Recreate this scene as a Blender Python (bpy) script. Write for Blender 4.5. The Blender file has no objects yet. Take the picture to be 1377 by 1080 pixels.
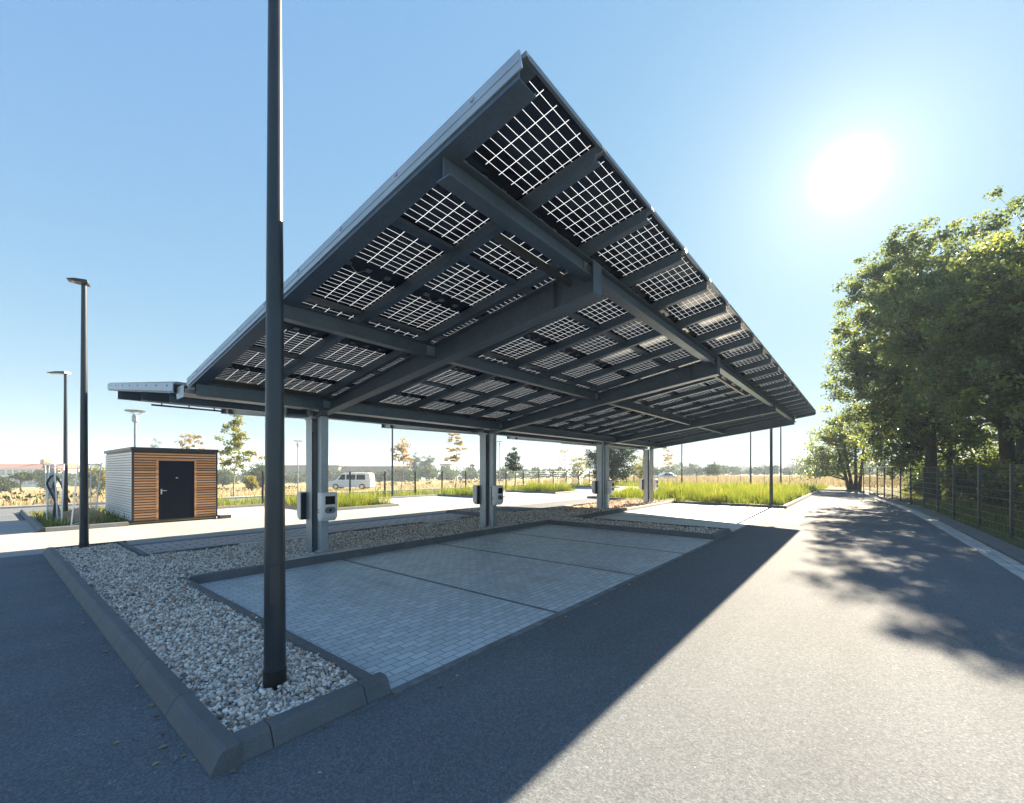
import bpy, math, random
import numpy as np
from mathutils import Vector, Matrix
random.seed(7)
sc = bpy.context.scene
COL = sc.collection
PI = math.pi

# ------------------------------------------------------------------ helpers
def H(x, y):
    """height of the land: level car park, falling gently away beyond the perimeter"""
    z = 0.0
    if y > 27: z -= 0.02 * (y - 27)
    return z

def setp(o, label=None, cat=None, group=None, kind=None):
    if label: o["label"] = label
    if cat: o["category"] = cat
    if group: o["group"] = group
    if kind: o["kind"] = kind
    return o

def empty(name, loc, label, cat, group=None, rz=0):
    o = bpy.data.objects.new(name, None)
    o.empty_display_size = .2
    COL.objects.link(o)
    o.location = loc
    o.rotation_euler = (0, 0, rz)
    return setp(o, label, cat, group)

class MB:
    """collects simple solids into one mesh (local coordinates)"""
    def __init__(s): s.v = []; s.f = []; s.m = []; s.uv = None
    def add(s, vs, fs, mi=0):
        b = len(s.v); s.v += [tuple(p) for p in vs]
        for f in fs: s.f.append([b + i for i in f]); s.m.append(mi)
    def box(s, x0, x1, y0, y1, z0, z1, mi=0):
        s.add([(x0,y0,z0),(x1,y0,z0),(x1,y1,z0),(x0,y1,z0),(x0,y0,z1),(x1,y0,z1),(x1,y1,z1),(x0,y1,z1)],
              [(0,3,2,1),(4,5,6,7),(0,1,5,4),(1,2,6,5),(2,3,7,6),(3,0,4,7)], mi)
    def prism(s, prof, axis, a, b, mi=0, off=(0,0,0)):
        """prof: closed list of 2D points; extruded along axis x or y (or z)"""
        n = len(prof); vs = []
        for t in (a, b):
            for p in prof:
                q = {'x': (t, p[0], p[1]), 'y': (p[0], t, p[1]), 'z': (p[0], p[1], t)}[axis]
                vs.append((q[0]+off[0], q[1]+off[1], q[2]+off[2]))
        fs = [list(range(n))[::-1], list(range(n, 2*n))]
        for i in range(n):
            j = (i+1) % n; fs.append((i, j, n+j, n+i))
        s.add(vs, fs, mi)
    def quadbar(s, p, q, w, hgt, up=(0,0,1), mi=0):
        """rectangular bar from p to q, width w sideways, height hgt hanging below the line p-q"""
        p = Vector(p); q = Vector(q); d = (q-p).normalized(); side = d.cross(Vector(up)).normalized(); u = side.cross(d)
        vs = []
        for e in (p, q):
            vs += [e - side*w/2, e + side*w/2, e + side*w/2 - u*hgt, e - side*w/2 - u*hgt]
        s.add(vs, [(0,1,2,3),(7,6,5,4),(0,4,5,1),(1,5,6,2),(2,6,7,3),(3,7,4,0)], mi)
    def tube(s, pts, rad, n=8, mi=0, cap=True):
        pts = [Vector(p) for p in pts]
        if not hasattr(rad, '__len__'): rad = [rad]*len(pts)
        b = len(s.v)
        for i, p in enumerate(pts):
            d = (pts[min(i+1, len(pts)-1)] - pts[max(i-1, 0)])
            d = d.normalized() if d.length > 1e-9 else Vector((0,0,1))
            a = Vector((1,0,0)) if abs(d.x) < .8 else Vector((0,1,0))
            e1 = d.cross(a).normalized(); e2 = d.cross(e1)
            for k in range(n):
                t = 2*PI*k/n; s.v.append(tuple(p + (e1*math.cos(t)+e2*math.sin(t))*rad[i]))
        for i in range(len(pts)-1):
            for k in range(n):
                k2 = (k+1) % n
                s.f.append([b+i*n+k, b+i*n+k2, b+(i+1)*n+k2, b+(i+1)*n+k]); s.m.append(mi)
        if cap:
            s.f.append([b+k for k in range(n)][::-1]); s.m.append(mi)
            s.f.append([b+(len(pts)-1)*n+k for k in range(n)]); s.m.append(mi)
    def cyl(s, x, y, z0, z1, r0, r1=None, n=20, mi=0): s.tube([(x,y,z0),(x,y,z1)], [r0, r1 if r1 else r0], n, mi)
    def build(s, name, mats, parent=None, smooth=False, bevel=0, loc=None, angle=40):
        me = bpy.data.meshes.new(name)
        me.from_pydata(s.v, [], s.f)
        if not isinstance(mats, (list, tuple)): mats = [mats]
        for m in mats: me.materials.append(m)
        if len(mats) > 1: me.polygons.foreach_set('material_index', s.m)
        import bmesh
        bm = bmesh.new(); bm.from_mesh(me); bmesh.ops.recalc_face_normals(bm, faces=bm.faces); bm.to_mesh(me); bm.free()
        if smooth:
            me.shade_smooth(); 
            try: me.set_sharp_from_angle(angle=math.radians(angle))
            except Exception: pass
        o = bpy.data.objects.new(name, me); COL.objects.link(o)
        if loc: o.location = loc
        if parent: o.parent = parent
        if bevel:
            b = o.modifiers.new('bevel', 'BEVEL'); b.width = bevel; b.segments = 2; b.limit_method = 'ANGLE'; b.angle_limit = math.radians(40)
        return o

def npmesh(name, verts, faces, mat, parent=None, rnd=None, smooth=False, loc=None):
    """fast mesh from numpy: verts (n,3), faces (m,k)"""
    me = bpy.data.meshes.new(name)
    n, m, k = len(verts), len(faces), faces.shape[1]
    me.vertices.add(n); me.vertices.foreach_set('co', np.ascontiguousarray(verts, dtype=np.float32).ravel())
    me.loops.add(m*k); me.loops.foreach_set('vertex_index', np.ascontiguousarray(faces, dtype=np.int32).ravel())
    me.polygons.add(m); me.polygons.foreach_set('loop_start', np.arange(0, m*k, k, dtype=np.int32))
    me.polygons.foreach_set('loop_total', np.full(m, k, dtype=np.int32))
    if smooth: me.polygons.foreach_set('use_smooth', np.ones(m, dtype=bool))
    me.update(calc_edges=True)
    if rnd is not None:
        a = me.attributes.new('rnd', 'FLOAT', 'POINT'); a.data.foreach_set('value', np.ascontiguousarray(rnd, dtype=np.float32))
    me.materials.append(mat)
    o = bpy.data.objects.new(name, me); COL.objects.link(o)
    if parent: o.parent = parent
    if loc: o.location = loc
    return o

# ------------------------------------------------------------------ materials
class NT:
    def __init__(s, name):
        s.m = bpy.data.materials.new(name); s.m.use_nodes = True
        s.t = s.m.node_tree; s.n = s.t.nodes; s.l = s.t.links
        s.n.clear(); s.out = s.n.new('ShaderNodeOutputMaterial')
    def node(s, typ, **kw):
        n = s.n.new(typ)
        for k, v in kw.items():
            if k.startswith('i_'):
                n.inputs[k[2:].replace('_', ' ')].default_value = v
            else: setattr(n, k, v)
        return n
    def link(s, a, b): s.l.new(a, b)
    def coords(s, obj=True, scale=(1,1,1), world=False):
        if world:
            g = s.node('ShaderNodeNewGeometry'); src = g.outputs['Position']
        else:
            g = s.node('ShaderNodeTexCoord'); src = g.outputs['Object']
        mp = s.node('ShaderNodeMapping'); mp.inputs['Scale'].default_value = scale
        s.link(src, mp.inputs['Vector']); return mp.outputs['Vector']
    def noise(s, vec, scale, detail=4, rough=.55):
        n = s.node('ShaderNodeTexNoise'); n.inputs['Scale'].default_value = scale; n.inputs['Detail'].default_value = detail
        n.inputs['Roughness'].default_value = rough; s.link(vec, n.inputs['Vector']); return n.outputs['Fac']
    def ramp(s, fac, stops, interp='LINEAR'):
        r = s.node('ShaderNodeValToRGB'); r.color_ramp.interpolation = interp
        el = r.color_ramp.elements
        while len(el) > 1: el.remove(el[-1])
        el[0].position = stops[0][0]; el[0].color = tuple(stops[0][1]) + (1,)
        for p, c in stops[1:]:
            e = el.new(p); e.color = tuple(c) + (1,)
        s.link(fac, r.inputs['Fac']); return r.outputs['Color']
    def math(s, op, a, b=None, clamp=False):
        n = s.node('ShaderNodeMath', operation=op); n.use_clamp = clamp
        for i, x in enumerate((a, b)):
            if x is None: continue
            if isinstance(x, (int, float)): n.inputs[i].default_value = x
            else: s.link(x, n.inputs[i])
        return n.outputs[0]
    def mix(s, fac, a, b, mode='MIX'):
        n = s.node('ShaderNodeMix', data_type='RGBA', blend_type=mode)
        for sock, x in ((n.inputs[0], fac), (n.inputs[6], a), (n.inputs[7], b)):
            if isinstance(x, (int, float)): sock.default_value = x
            elif isinstance(x, (tuple, list)): sock.default_value = tuple(x) + ((1,) if len(x) == 3 else ())
            else: s.link(x, sock)
        return n.outputs[2]
    def bump(s, hgt, strength=.3, dist=.01, normal=None):
        b = s.node('ShaderNodeBump'); b.inputs['Strength'].default_value = strength; b.inputs['Distance'].default_value = dist
        s.link(hgt, b.inputs['Height'])
        if normal is not None: s.link(normal, b.inputs['Normal'])
        return b.outputs['Normal']
    def pbr(s, color, rough=.6, metal=0., normal=None, spec=.5, coat=0):
        p = s.node('ShaderNodeBsdfPrincipled')
        def put(name, x):
            if isinstance(x, (int, float)): p.inputs[name].default_value = x
            elif isinstance(x, (tuple, list)): p.inputs[name].default_value = tuple(x) + ((1,) if len(x) == 3 else ())
            else: s.link(x, p.inputs[name])
        put('Base Color', color); put('Roughness', rough); put('Metallic', metal); put('Specular IOR Level', spec)
        if coat: put('Coat Weight', coat)
        if normal is not None: s.link(normal, p.inputs['Normal'])
        return p.outputs[0]
    def done(s, sh): s.link(sh, s.out.inputs['Surface']); return s.m

def simple(name, c, rough=.6, metal=0., var=.25, scale=6, bump=.0, bscale=60, spec=.5, world=False):
    t = NT(name); v = t.coords(world=world)
    n = t.noise(v, scale, 5)
    lo = tuple(x*(1-var) for x in c); hi = tuple(min(1, x*(1+var)) for x in c)
    col = t.ramp(n, [(.3, lo), (.7, hi)])
    nb = t.bump(t.noise(v, bscale, 4), bump, .004) if bump else None
    rr = t.math('ADD', t.math('MULTIPLY', n, .18), rough-.09)
    return t.done(t.pbr(col, rr, metal, nb, spec))

def m_asphalt():
    t = NT('asphalt'); v = t.coords(world=True)
    vo = t.node('ShaderNodeTexVoronoi'); vo.inputs['Scale'].default_value = 85; t.link(v, vo.inputs['Vector'])
    grain = t.ramp(vo.outputs['Color'], [(0, (.068,.080,.092)), (.55, (.120,.138,.155)), (.93, (.18,.20,.22)), (1, (.36,.37,.38))])
    big = t.noise(v, .35, 5); mid = t.noise(v, 2.2, 6, .65)
    col = t.mix(t.math('MULTIPLY', mid, .5), grain, (.106,.122,.138))
    trk = t.noise(t.coords(world=True, scale=(.12,1.3,1)), .9, 4)
    sc_ = t.math('ADD', t.math('ADD', t.math('MULTIPLY', big, .5), t.math('MULTIPLY', trk, .5)), .56)
    mm = t.node('ShaderNodeVectorMath', operation='SCALE'); t.link(col, mm.inputs[0]); t.link(sc_, mm.inputs['Scale'])
    # sparse dry crumbs and fallen bits
    v2 = t.node('ShaderNodeTexVoronoi'); v2.inputs['Scale'].default_value = 7; t.link(v, v2.inputs['Vector'])
    dots = t.math('LESS_THAN', v2.outputs['Distance'], .045)
    col2 = t.mix(t.math('MULTIPLY', dots, .6), mm.outputs[0], (.38,.34,.28))
    d = t.math('ADD', vo.outputs['Distance'], t.math('MULTIPLY', mid, .3))
    return t.done(t.pbr(col2, .9, 0, t.bump(d, .28, .005), .15))

def m_pavers():
    t = NT('concrete_pavers'); v = t.coords(world=True)
    b = t.node('ShaderNodeTexBrick'); b.offset = .5; b.squash = 1
    b.inputs['Scale'].default_value = 1; b.inputs['Brick Width'].default_value = .2; b.inputs['Row Height'].default_value = .1
    b.inputs['Mortar Size'].default_value = .0055; b.inputs['Mortar Smooth'].default_value = .1; b.inputs['Bias'].default_value = 0
    b.inputs['Color1'].default_value = (.38,.46,.52,1); b.inputs['Color2'].default_value = (.58,.67,.74,1); b.inputs['Mortar'].default_value = (.05,.05,.05,1)
    wob = t.noise(v, 3, 2)
    t.link(v, b.inputs['Vector'])
    big = t.noise(v, .6, 5); fine = t.noise(v, 60, 3)
    c = t.mix(.25, b.outputs['Color'], t.ramp(big, [(.3, (.38,.46,.52)), (.7, (.56,.64,.69))]))
    c = t.mix(.15, c, t.ramp(fine, [(.3, (.22,.22,.22)), (.7, (.75,.75,.72))]))
    # tyre-dark streaks, stretched along the bays
    sv = t.coords(world=True, scale=(1.6,.35,1)); st = t.noise(sv, 1.1, 4)
    c = t.mix(t.ramp(st, [(.55, (0,0,0)), (.75, (.4,.4,.4))]), c, (.17,.17,.17))
    hgt = t.math('ADD', t.math('MULTIPLY', b.outputs['Fac'], -1.0), t.math('MULTIPLY', fine, .08))
    return t.done(t.pbr(c, .55, 0, t.bump(hgt, .7, .004), .5))

def m_stripe_pavers():
    t = NT('joint_pavers'); v = t.coords(world=True)
    b = t.node('ShaderNodeTexBrick'); b.offset = .5
    b.inputs['Brick Width'].default_value = .4; b.inputs['Row Height'].default_value = .22; b.inputs['Scale'].default_value = 1
    b.inputs['Mortar Size'].default_value = .028; b.inputs['Mortar Smooth'].default_value = .2
    b.inputs['Color1'].default_value = (.40,.35,.36,1); b.inputs['Color2'].default_value = (.52,.46,.46,1); b.inputs['Mortar'].default_value = (.10,.09,.07,1)
    t.link(v, b.inputs['Vector'])
    c = t.mix(.4, b.outputs['Color'], t.ramp(t.noise(v, 1.2, 5), [(.3, (.36,.32,.32)), (.7, (.52,.47,.46))]))
    return t.done(t.pbr(c, .8, 0, t.bump(t.math('MULTIPLY', b.outputs['Fac'], -1), .6, .006), .3))

def m_kerb():
    t = NT('kerb_concrete'); v = t.coords(world=True)
    c = t.ramp(t.noise(v, 2.3, 6, .6), [(.3, (.062,.078,.092)), (.7, (.11,.128,.145))])
    sp = t.noise(v, 120, 3); c = t.mix(.3, c, t.ramp(sp, [(.3, (.06,.06,.06)), (.7, (.24,.235,.23))]))
    st = t.noise(t.coords(world=True, scale=(1,1,6)), 5, 5); c = t.mix(t.ramp(st, [(.55, (0,0,0)), (.75, (.45,.45,.45))]), c, (.12,.12,.11))
    return t.done(t.pbr(c, .72, 0, t.bump(sp, .25, .003), .4))

def m_attr(name, stops, rough=.7, trans=0, spec=.3, tcol=None):
    """colour by the per-piece random attribute, optionally translucent (leaves, grass)"""
    t = NT(name)
    a = t.node('ShaderNodeAttribute', attribute_name='rnd')
    c = t.ramp(a.outputs['Fac'], stops)
    sh = t.pbr(c, rough, 0, None, spec)
    if trans:
        tr = t.node('ShaderNodeBsdfTranslucent')
        cc = t.mix(1.0, c, tcol if tcol else (1.5,1.7,.7), 'MULTIPLY'); t.link(cc, tr.inputs['Color'])
        mx = t.node('ShaderNodeMixShader'); mx.inputs[0].default_value = trans
        t.link(sh, mx.inputs[1]); t.link(tr.outputs[0], mx.inputs[2]); sh = mx.outputs[0]
    return t.done(sh)

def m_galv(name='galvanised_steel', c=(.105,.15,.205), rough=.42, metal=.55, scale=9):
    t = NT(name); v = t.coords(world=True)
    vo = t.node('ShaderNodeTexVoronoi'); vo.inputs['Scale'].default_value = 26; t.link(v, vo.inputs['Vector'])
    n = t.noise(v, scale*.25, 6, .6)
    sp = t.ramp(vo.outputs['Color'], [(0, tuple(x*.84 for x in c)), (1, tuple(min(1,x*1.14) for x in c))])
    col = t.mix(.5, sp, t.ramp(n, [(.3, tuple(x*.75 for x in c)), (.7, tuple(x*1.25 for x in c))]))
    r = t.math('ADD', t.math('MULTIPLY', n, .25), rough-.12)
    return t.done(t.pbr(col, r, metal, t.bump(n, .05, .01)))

def m_module():
    """bifacial module glass: near-black cells, thin translucent bright joints between them (UV in metres)"""
    t = NT('module_glass')
    uv = t.node('ShaderNodeUVMap'); uv.uv_map = 'UVMap'
    sp = t.node('ShaderNodeSeparateXYZ'); t.link(uv.outputs[0], sp.inputs[0])
    X, Y = sp.outputs[0], sp.outputs[1]
    def lines(c, start, pitch, count, half):
        k = t.math('DIVIDE', t.math('SUBTRACT', c, start), pitch)
        fr = t.math('ABSOLUTE', t.math('SUBTRACT', k, t.math('ROUND', k)))
        on = t.math('LESS_THAN', fr, half/pitch)
        a = t.math('GREATER_THAN', k, -.4); b = t.math('LESS_THAN', k, count-1+.4)
        return t.math('MULTIPLY', on, t.math('MULTIPLY', a, b))
    def rng(c, a, b): return t.math('MULTIPLY', t.math('GREATER_THAN', c, a), t.math('LESS_THAN', c, b))
    lv = lines(X, .109, .166, 6, .0035)                                   # lines running up the slope
    lvr = t.math('MAXIMUM', rng(Y, .055, .76), rng(Y, .975, 1.68))
    lu = t.math('MAXIMUM', lines(Y, .09, .0795, 9, .0023), lines(Y, 1.01, .0795, 9, .0023))
    lur = rng(X, .075, .975)
    mask = t.math('MAXIMUM', t.math('MULTIPLY', lv, lvr), t.math('MULTIPLY', lu, lur))
    g = t.node('ShaderNodeNewGeometry')
    cell = t.pbr((.006,.009,.026), .16, 0, None, .5)
    tr = t.node('ShaderNodeBsdfTranslucent'); tr.inputs['Color'].default_value = (.40,.47,.56,1)
    di = t.node('ShaderNodeBsdfDiffuse'); di.inputs['Color'].default_value = (.7,.76,.8,1)
    m1 = t.node('ShaderNodeMixShader'); m1.inputs[0].default_value = .35; t.link(tr.outputs[0], m1.inputs[1]); t.link(di.outputs[0], m1.inputs[2])
    m2 = t.node('ShaderNodeMixShader'); t.link(mask, m2.inputs[0]); t.link(cell, m2.inputs[1]); t.link(m1.outputs[0], m2.inputs[2])
    return t.done(m2.outputs[0])

def m_wood(name, c1, c2, c3):
    t = NT(name); v = t.coords(world=True, scale=(.8,.8,14))
    n = t.noise(v, 3, 6, .65)
    w = t.node('ShaderNodeTexWhiteNoise', noise_dimensions='1D')
    s = t.node('ShaderNodeSeparateXYZ'); g = t.node('ShaderNodeNewGeometry'); t.link(g.outputs['Position'], s.inputs[0])
    t.link(t.math('FLOOR', t.math('MULTIPLY', s.outputs[2], 1/.0904)), w.inputs['W'])
    f = t.math('ADD', t.math('MULTIPLY', n, .7), t.math('MULTIPLY', w.outputs['Value'], .35))
    c = t.ramp(f, [(.3, c1), (.52, c2), (.75, c3)])
    return t.done(t.pbr(c, .7, 0, t.bump(n, .3, .004), .3))

def m_land():
    t = NT('grassland'); v = t.coords(world=True)
    n = t.noise(v, .05, 6, .6); f = t.noise(v, 1.4, 6, .7); ff = t.noise(v, 14, 5, .7)
    sep = t.node('ShaderNodeSeparateXYZ'); t.link(v, sep.inputs[0])
    dry = t.ramp(f, [(.3, (.21,.165,.075)), (.5, (.34,.27,.13)), (.7, (.46,.37,.20))])
    grn = t.ramp(f, [(.3, (.05,.07,.025)), (.7, (.14,.155,.06))])
    # green close to the car park and its verge, dry further out
    d = t.math('ADD', t.math('MULTIPLY', t.math('SUBTRACT', sep.outputs[1], 31.0), .09), t.math('MULTIPLY', t.math('SUBTRACT', n, .5), 2.6))
    d2 = t.math('MULTIPLY', t.math('SUBTRACT', sep.outputs[0], 52.0), .1)
    k = t.math('MAXIMUM', d, d2, True)
    k = t.math('MAXIMUM', k, 0, True)
    c = t.mix(k, grn, dry)
    c = t.mix(.45, c, t.mix(.5, c, t.ramp(ff, [(.35, (.05,.05,.02)), (.65, (.5,.45,.26))])))
    return t.done(t.pbr(c, .9, 0, t.bump(t.math('ADD', f, ff), .8, .12), .1))

M = {}
M['asphalt'] = m_asphalt(); M['pavers'] = m_pavers(); M['stripe'] = m_stripe_pavers(); M['kerb'] = m_kerb()
M['galv'] = m_galv(); M['verge'] = simple('verge_trim', (.36,.45,.56), .42, .25, .08, 3)  # main roof steel carries the roof shade in its dark blue base colour
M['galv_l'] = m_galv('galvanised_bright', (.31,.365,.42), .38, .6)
M['dark'] = simple('anthracite_paint', (.032,.036,.042), .42, .1, .2, 3, .04, 90)
M['pole'] = simple('lamp_post_paint', (.030,.042,.056), .34, .25, .18, 2, .03, 80)
M['black'] = simple('black_plastic', (.012,.012,.014), .4, 0, .2)
M['module'] = m_module()
M['alu'] = simple('module_frame', (.20,.22,.25), .35, .5, .1)
M['white'] = simple('white_shell', (.74,.75,.76), .34, 0, .05, 3, .0)
M['screen'] = simple('dark_screen', (.008,.009,.012), .12, 0, .1)
M['grey'] = simple('grey_plastic', (.16,.17,.18), .4, 0, .1)
M['steel'] = simple('steel_handle', (.6,.6,.6), .3, .9, .1)
M['wood'] = m_wood('larch_battens', (.40,.185,.085), (.62,.325,.155), (.78,.47,.26))
M['wood_grey'] = m_wood('weathered_battens', (.74,.71,.67), (.84,.80,.76), (.90,.87,.83))  # side battens lightened in their colour to stand in for reflected sunlight
M['door'] = simple('navy_door', (.003,.006,.017), .55, 0, .15, 2, .03, 50, .12)
M['bark'] = simple('bark', (.055,.042,.032), .9, 0, .45, 8, .7, 30, .2)
M['bark_pale'] = simple('pale_bark', (.30,.27,.22), .85, 0, .3, 8, .4, 30, .2)
M['leaf'] = m_attr('oak_leaves', [(0, (.052,.076,.056)), (.45, (.095,.124,.080)), (.8, (.175,.20,.095)), (1, (.38,.36,.10))], .42, .58, .5, (1.45,1.55,.7))
M['leaf_y'] = m_attr('yellow_green_leaves', [(0, (.10,.11,.02)), (.5, (.20,.20,.035)), (1, (.33,.27,.05))], .5, .5, .3, (1.3,1.3,.6))
M['leaf_far'] = m_attr('distant_foliage', [(0, (.030,.050,.022)), (.5, (.055,.080,.030)), (1, (.11,.12,.045))], .7, .3, .2)
M['leaf_con'] = m_attr('dark_needles', [(0, (.012,.028,.014)), (.6, (.025,.050,.022)), (1, (.05,.08,.03))], .6, .2, .2)
M['leaf_pale'] = m_attr('pale_autumn_leaves', [(0, (.20,.17,.08)), (.6, (.36,.28,.12)), (1, (.45,.26,.10))], .6, .4, .2, (1.2,1.1,.8))
M['leaf_red'] = m_attr('maple_leaves', [(0, (.08,.12,.02)), (.6, (.20,.22,.04)), (.86, (.36,.26,.05)), (1, (.45,.16,.04))], .55, .45, .3, (1.3,1.3,.6))
M['grass'] = m_attr('tall_grass', [(0, (.06,.095,.02)), (.5, (.13,.17,.035)), (.85, (.22,.235,.06)), (1, (.36,.32,.14))], .6, .45, .2, (1.35,1.4,.6))
M['straw'] = m_attr('dry_grass', [(0, (.22,.18,.11)), (.5, (.36,.30,.19)), (1, (.50,.43,.30))], .8, .25, .1, (1.0,1.0,.85))
M['stone'] = m_attr('gravel_stones', [(0, (.15,.14,.135)), (.14, (.31,.28,.265)), (.34, (.54,.48,.43)), (.52, (.70,.62,.55)), (.72, (.80,.74,.67)), (.90, (.90,.87,.82)), (.93, (.46,.27,.17)), (1, (.40,.30,.23))], .75, 0, .3)
M['bed'] = simple('gravel_bed', (.16,.15,.14), .95, 0, .4, 30, .9, 50, .1, True)
M['dirt'] = simple('sandy_soil', (.40,.27,.17), .95, 0, .3, 2.5, .8, 20, .1, True)
M['land'] = m_land()
M['lane'] = simple('light_asphalt', (.30,.30,.29), .85, 0, .12, .9, .4, 70, .2, True)
M['pale'] = simple('pale_concrete', (.46,.47,.46), .7, 0, .15, 4, .3, 60, .3, True)
M['path'] = simple('pale_paving', (.42,.40,.37), .8, 0, .15, 2, .2, 30, .2, True)
M['gutterstone'] = simple('gutter_stone', (.42,.41,.39), .75, 0, .3, 3, .4, 40, .3, True)
M['red_roof'] = simple('red_tiles', (.42,.12,.075), .7, 0, .2, 1)
M['facade'] = simple('pale_render', (.62,.61,.58), .8, 0, .08, 1)
M['brown'] = simple('brown_cladding', (.20,.16,.14), .8, 0, .15, 1)
M['glass'] = simple('window_glass', (.10,.13,.17), .15, .1, .15, 1)
M['carwhite'] = simple('white_car_paint', (.72,.74,.76), .25, 0, .03, 1)
M['carblue'] = simple('blue_car_paint', (.32,.42,.52), .25, .2, .03, 1)
M['tyre'] = simple('tyre_rubber', (.02,.02,.02), .8, 0, .2)
M['lens'] = simple('lamp_glass', (.55,.57,.60), .2, 0, .05)

# ------------------------------------------------------------------ camera
cam = bpy.data.objects.new('camera', bpy.data.cameras.new('camera')); COL.objects.link(cam); sc.camera = cam
cam.location = (0, 0, 1.8)
F = 582.0
cam.rotation_euler = (PI/2, 0, math.atan2(.631094, .775706) - PI/2)
cam.data.sensor_width = 36; cam.data.lens = F/1377*36
cam.data.shift_y = (632.7-540)/1377
cam.data.clip_start = .05; cam.data.clip_end = 3000

# ------------------------------------------------------------------ light
SUN = Vector((1.26529, .0293, .68333)).normalized()
sun = bpy.data.objects.new('sun', bpy.data.lights.new('sun', 'SUN')); COL.objects.link(sun)
sun.data.energy = 5.0; sun.data.angle = math.radians(.53); sun.data.color = (1, .82, .60)
sun.rotation_euler = SUN.to_track_quat('Z', 'Y').to_euler()
W = bpy.data.worlds.new('World'); sc.world = W; W.use_nodes = True
wt = W.node_tree; wn = wt.nodes; wl = wt.links; wn.clear()
sky = wn.new('ShaderNodeTexSky'); sky.sky_type = 'NISHITA'; sky.sun_disc = False
sky.sun_elevation = math.asin(SUN.z); sky.sun_rotation = math.atan2(SUN.x, SUN.y)
sky.air_density = 1.0; sky.dust_density = .05; sky.ozone_density = 2.0; sky.altitude = 50
bg = wn.new('ShaderNodeBackground'); bg.inputs['Strength'].default_value = .05
wo = wn.new('ShaderNodeOutputWorld')
tc = wn.new('ShaderNodeTexCoord')
dp = wn.new('ShaderNodeVectorMath'); dp.operation = 'DOT_PRODUCT'; dp.inputs[1].default_value = SUN
nm = wn.new('ShaderNodeVectorMath'); nm.operation = 'NORMALIZE'; wl.new(tc.outputs['Generated'], nm.inputs[0]); wl.new(nm.outputs[0], dp.inputs[0])
def wm(op, a, b=None):
    n = wn.new('ShaderNodeMath'); n.operation = op
    for i, x in enumerate((a, b)):
        if x is None: continue
        if isinstance(x, (int, float)): n.inputs[i].default_value = x
        else: wl.new(x, n.inputs[i])
    return n.outputs[0]
ang = wm('ARCCOSINE', wm('MINIMUM', dp.outputs['Value'], .999999))
g1 = wm('MULTIPLY', wm('EXPONENT', wm('MULTIPLY', wm('POWER', wm('DIVIDE', ang, .029), 2), -1)), 8.0)   # bright aureole round the sun
g2 = wm('MULTIPLY', wm('EXPONENT', wm('DIVIDE', ang, -.12)), 2.5)
gl = wm('ADD', g1, g2)
gc = wn.new('ShaderNodeVectorMath'); gc.operation = 'SCALE'; gc.inputs[0].default_value = (1, .97, .90); wl.new(gl, gc.inputs['Scale'])
tn = wn.new('ShaderNodeVectorMath'); tn.operation = 'MULTIPLY'; tn.inputs[1].default_value = (.68,.90,.96); wl.new(sky.outputs[0], tn.inputs[0])
hzs = wn.new('ShaderNodeVectorMath'); hzs.operation = 'ADD'; hzs.inputs[1].default_value = (.27,.50,.48); wl.new(tn.outputs[0], hzs.inputs[0])
ad = wn.new('ShaderNodeVectorMath'); ad.operation = 'ADD'; kk = wn.new('ShaderNodeVectorMath'); kk.operation = 'ADD'; kk.inputs[1].default_value = (2.85, 2.62, .68); wl.new(hzs.outputs[0], kk.inputs[0])
dv = wn.new('ShaderNodeVectorMath'); dv.operation = 'DIVIDE'; wl.new(hzs.outputs[0], dv.inputs[0]); wl.new(kk.outputs[0], dv.inputs[1])
ms = wn.new('ShaderNodeVectorMath'); ms.operation = 'MULTIPLY'; ms.inputs[1].default_value = (3.39, 3.84, 3.4); wl.new(dv.outputs[0], ms.inputs[0])
wl.new(ms.outputs[0], ad.inputs[0]); wl.new(gc.outputs[0], ad.inputs[1])
wl.new(ad.outputs[0], bg.inputs['Color']); wl.new(bg.outputs[0], wo.inputs['Surface'])
vs = sc.view_settings; vs.view_transform = 'Standard'; vs.look = 'None'; vs.gamma = 1; vs.use_curve_mapping = False
vs.exposure = 2.5

# ------------------------------------------------------------------ ground
def sheet(name, polys, mat, z=0.0, label=None, solid=0):
    mb = MB()
    for p in polys:
        n = len(p); vv = [(x, y, H(x, y)+z) for x, y in p]
        if solid:
            vb = [(x, y, H(x, y)+z-solid) for x, y in p]
            fs = [list(range(n)), list(range(n, 2*n))[::-1]] + [(i, n+i, n+(i+1) % n, (i+1) % n) for i in range(n)]
            mb.add(vv+vb, fs)
        else: mb.add(vv, [list(range(n))])
    o = mb.build(name, mat); o['kind'] = 'structure'
    return o
def rect(x0, x1, y0, y1): return [(x0,y0),(x1,y0),(x1,y1),(x0,y1)]

# open land as one big sheet
xs = np.concatenate([np.linspace(-900,-60,12), np.linspace(-50,120,35), np.linspace(140,1400,16)])
ys = np.concatenate([np.linspace(-700,-40,10), np.linspace(-30,120,51), np.linspace(140,1500,16)])
vv = []
for y in ys:
    for x in xs: vv.append((x, y, H(x, y) - .03))
nx = len(xs); ff = [(j*nx+i, j*nx+i+1, (j+1)*nx+i+1, (j+1)*nx+i) for j in range(len(ys)-1) for i in range(nx-1)]
ground = npmesh('ground', np.array(vv), np.array(ff), M['land']); ground['kind'] = 'structure'

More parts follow.
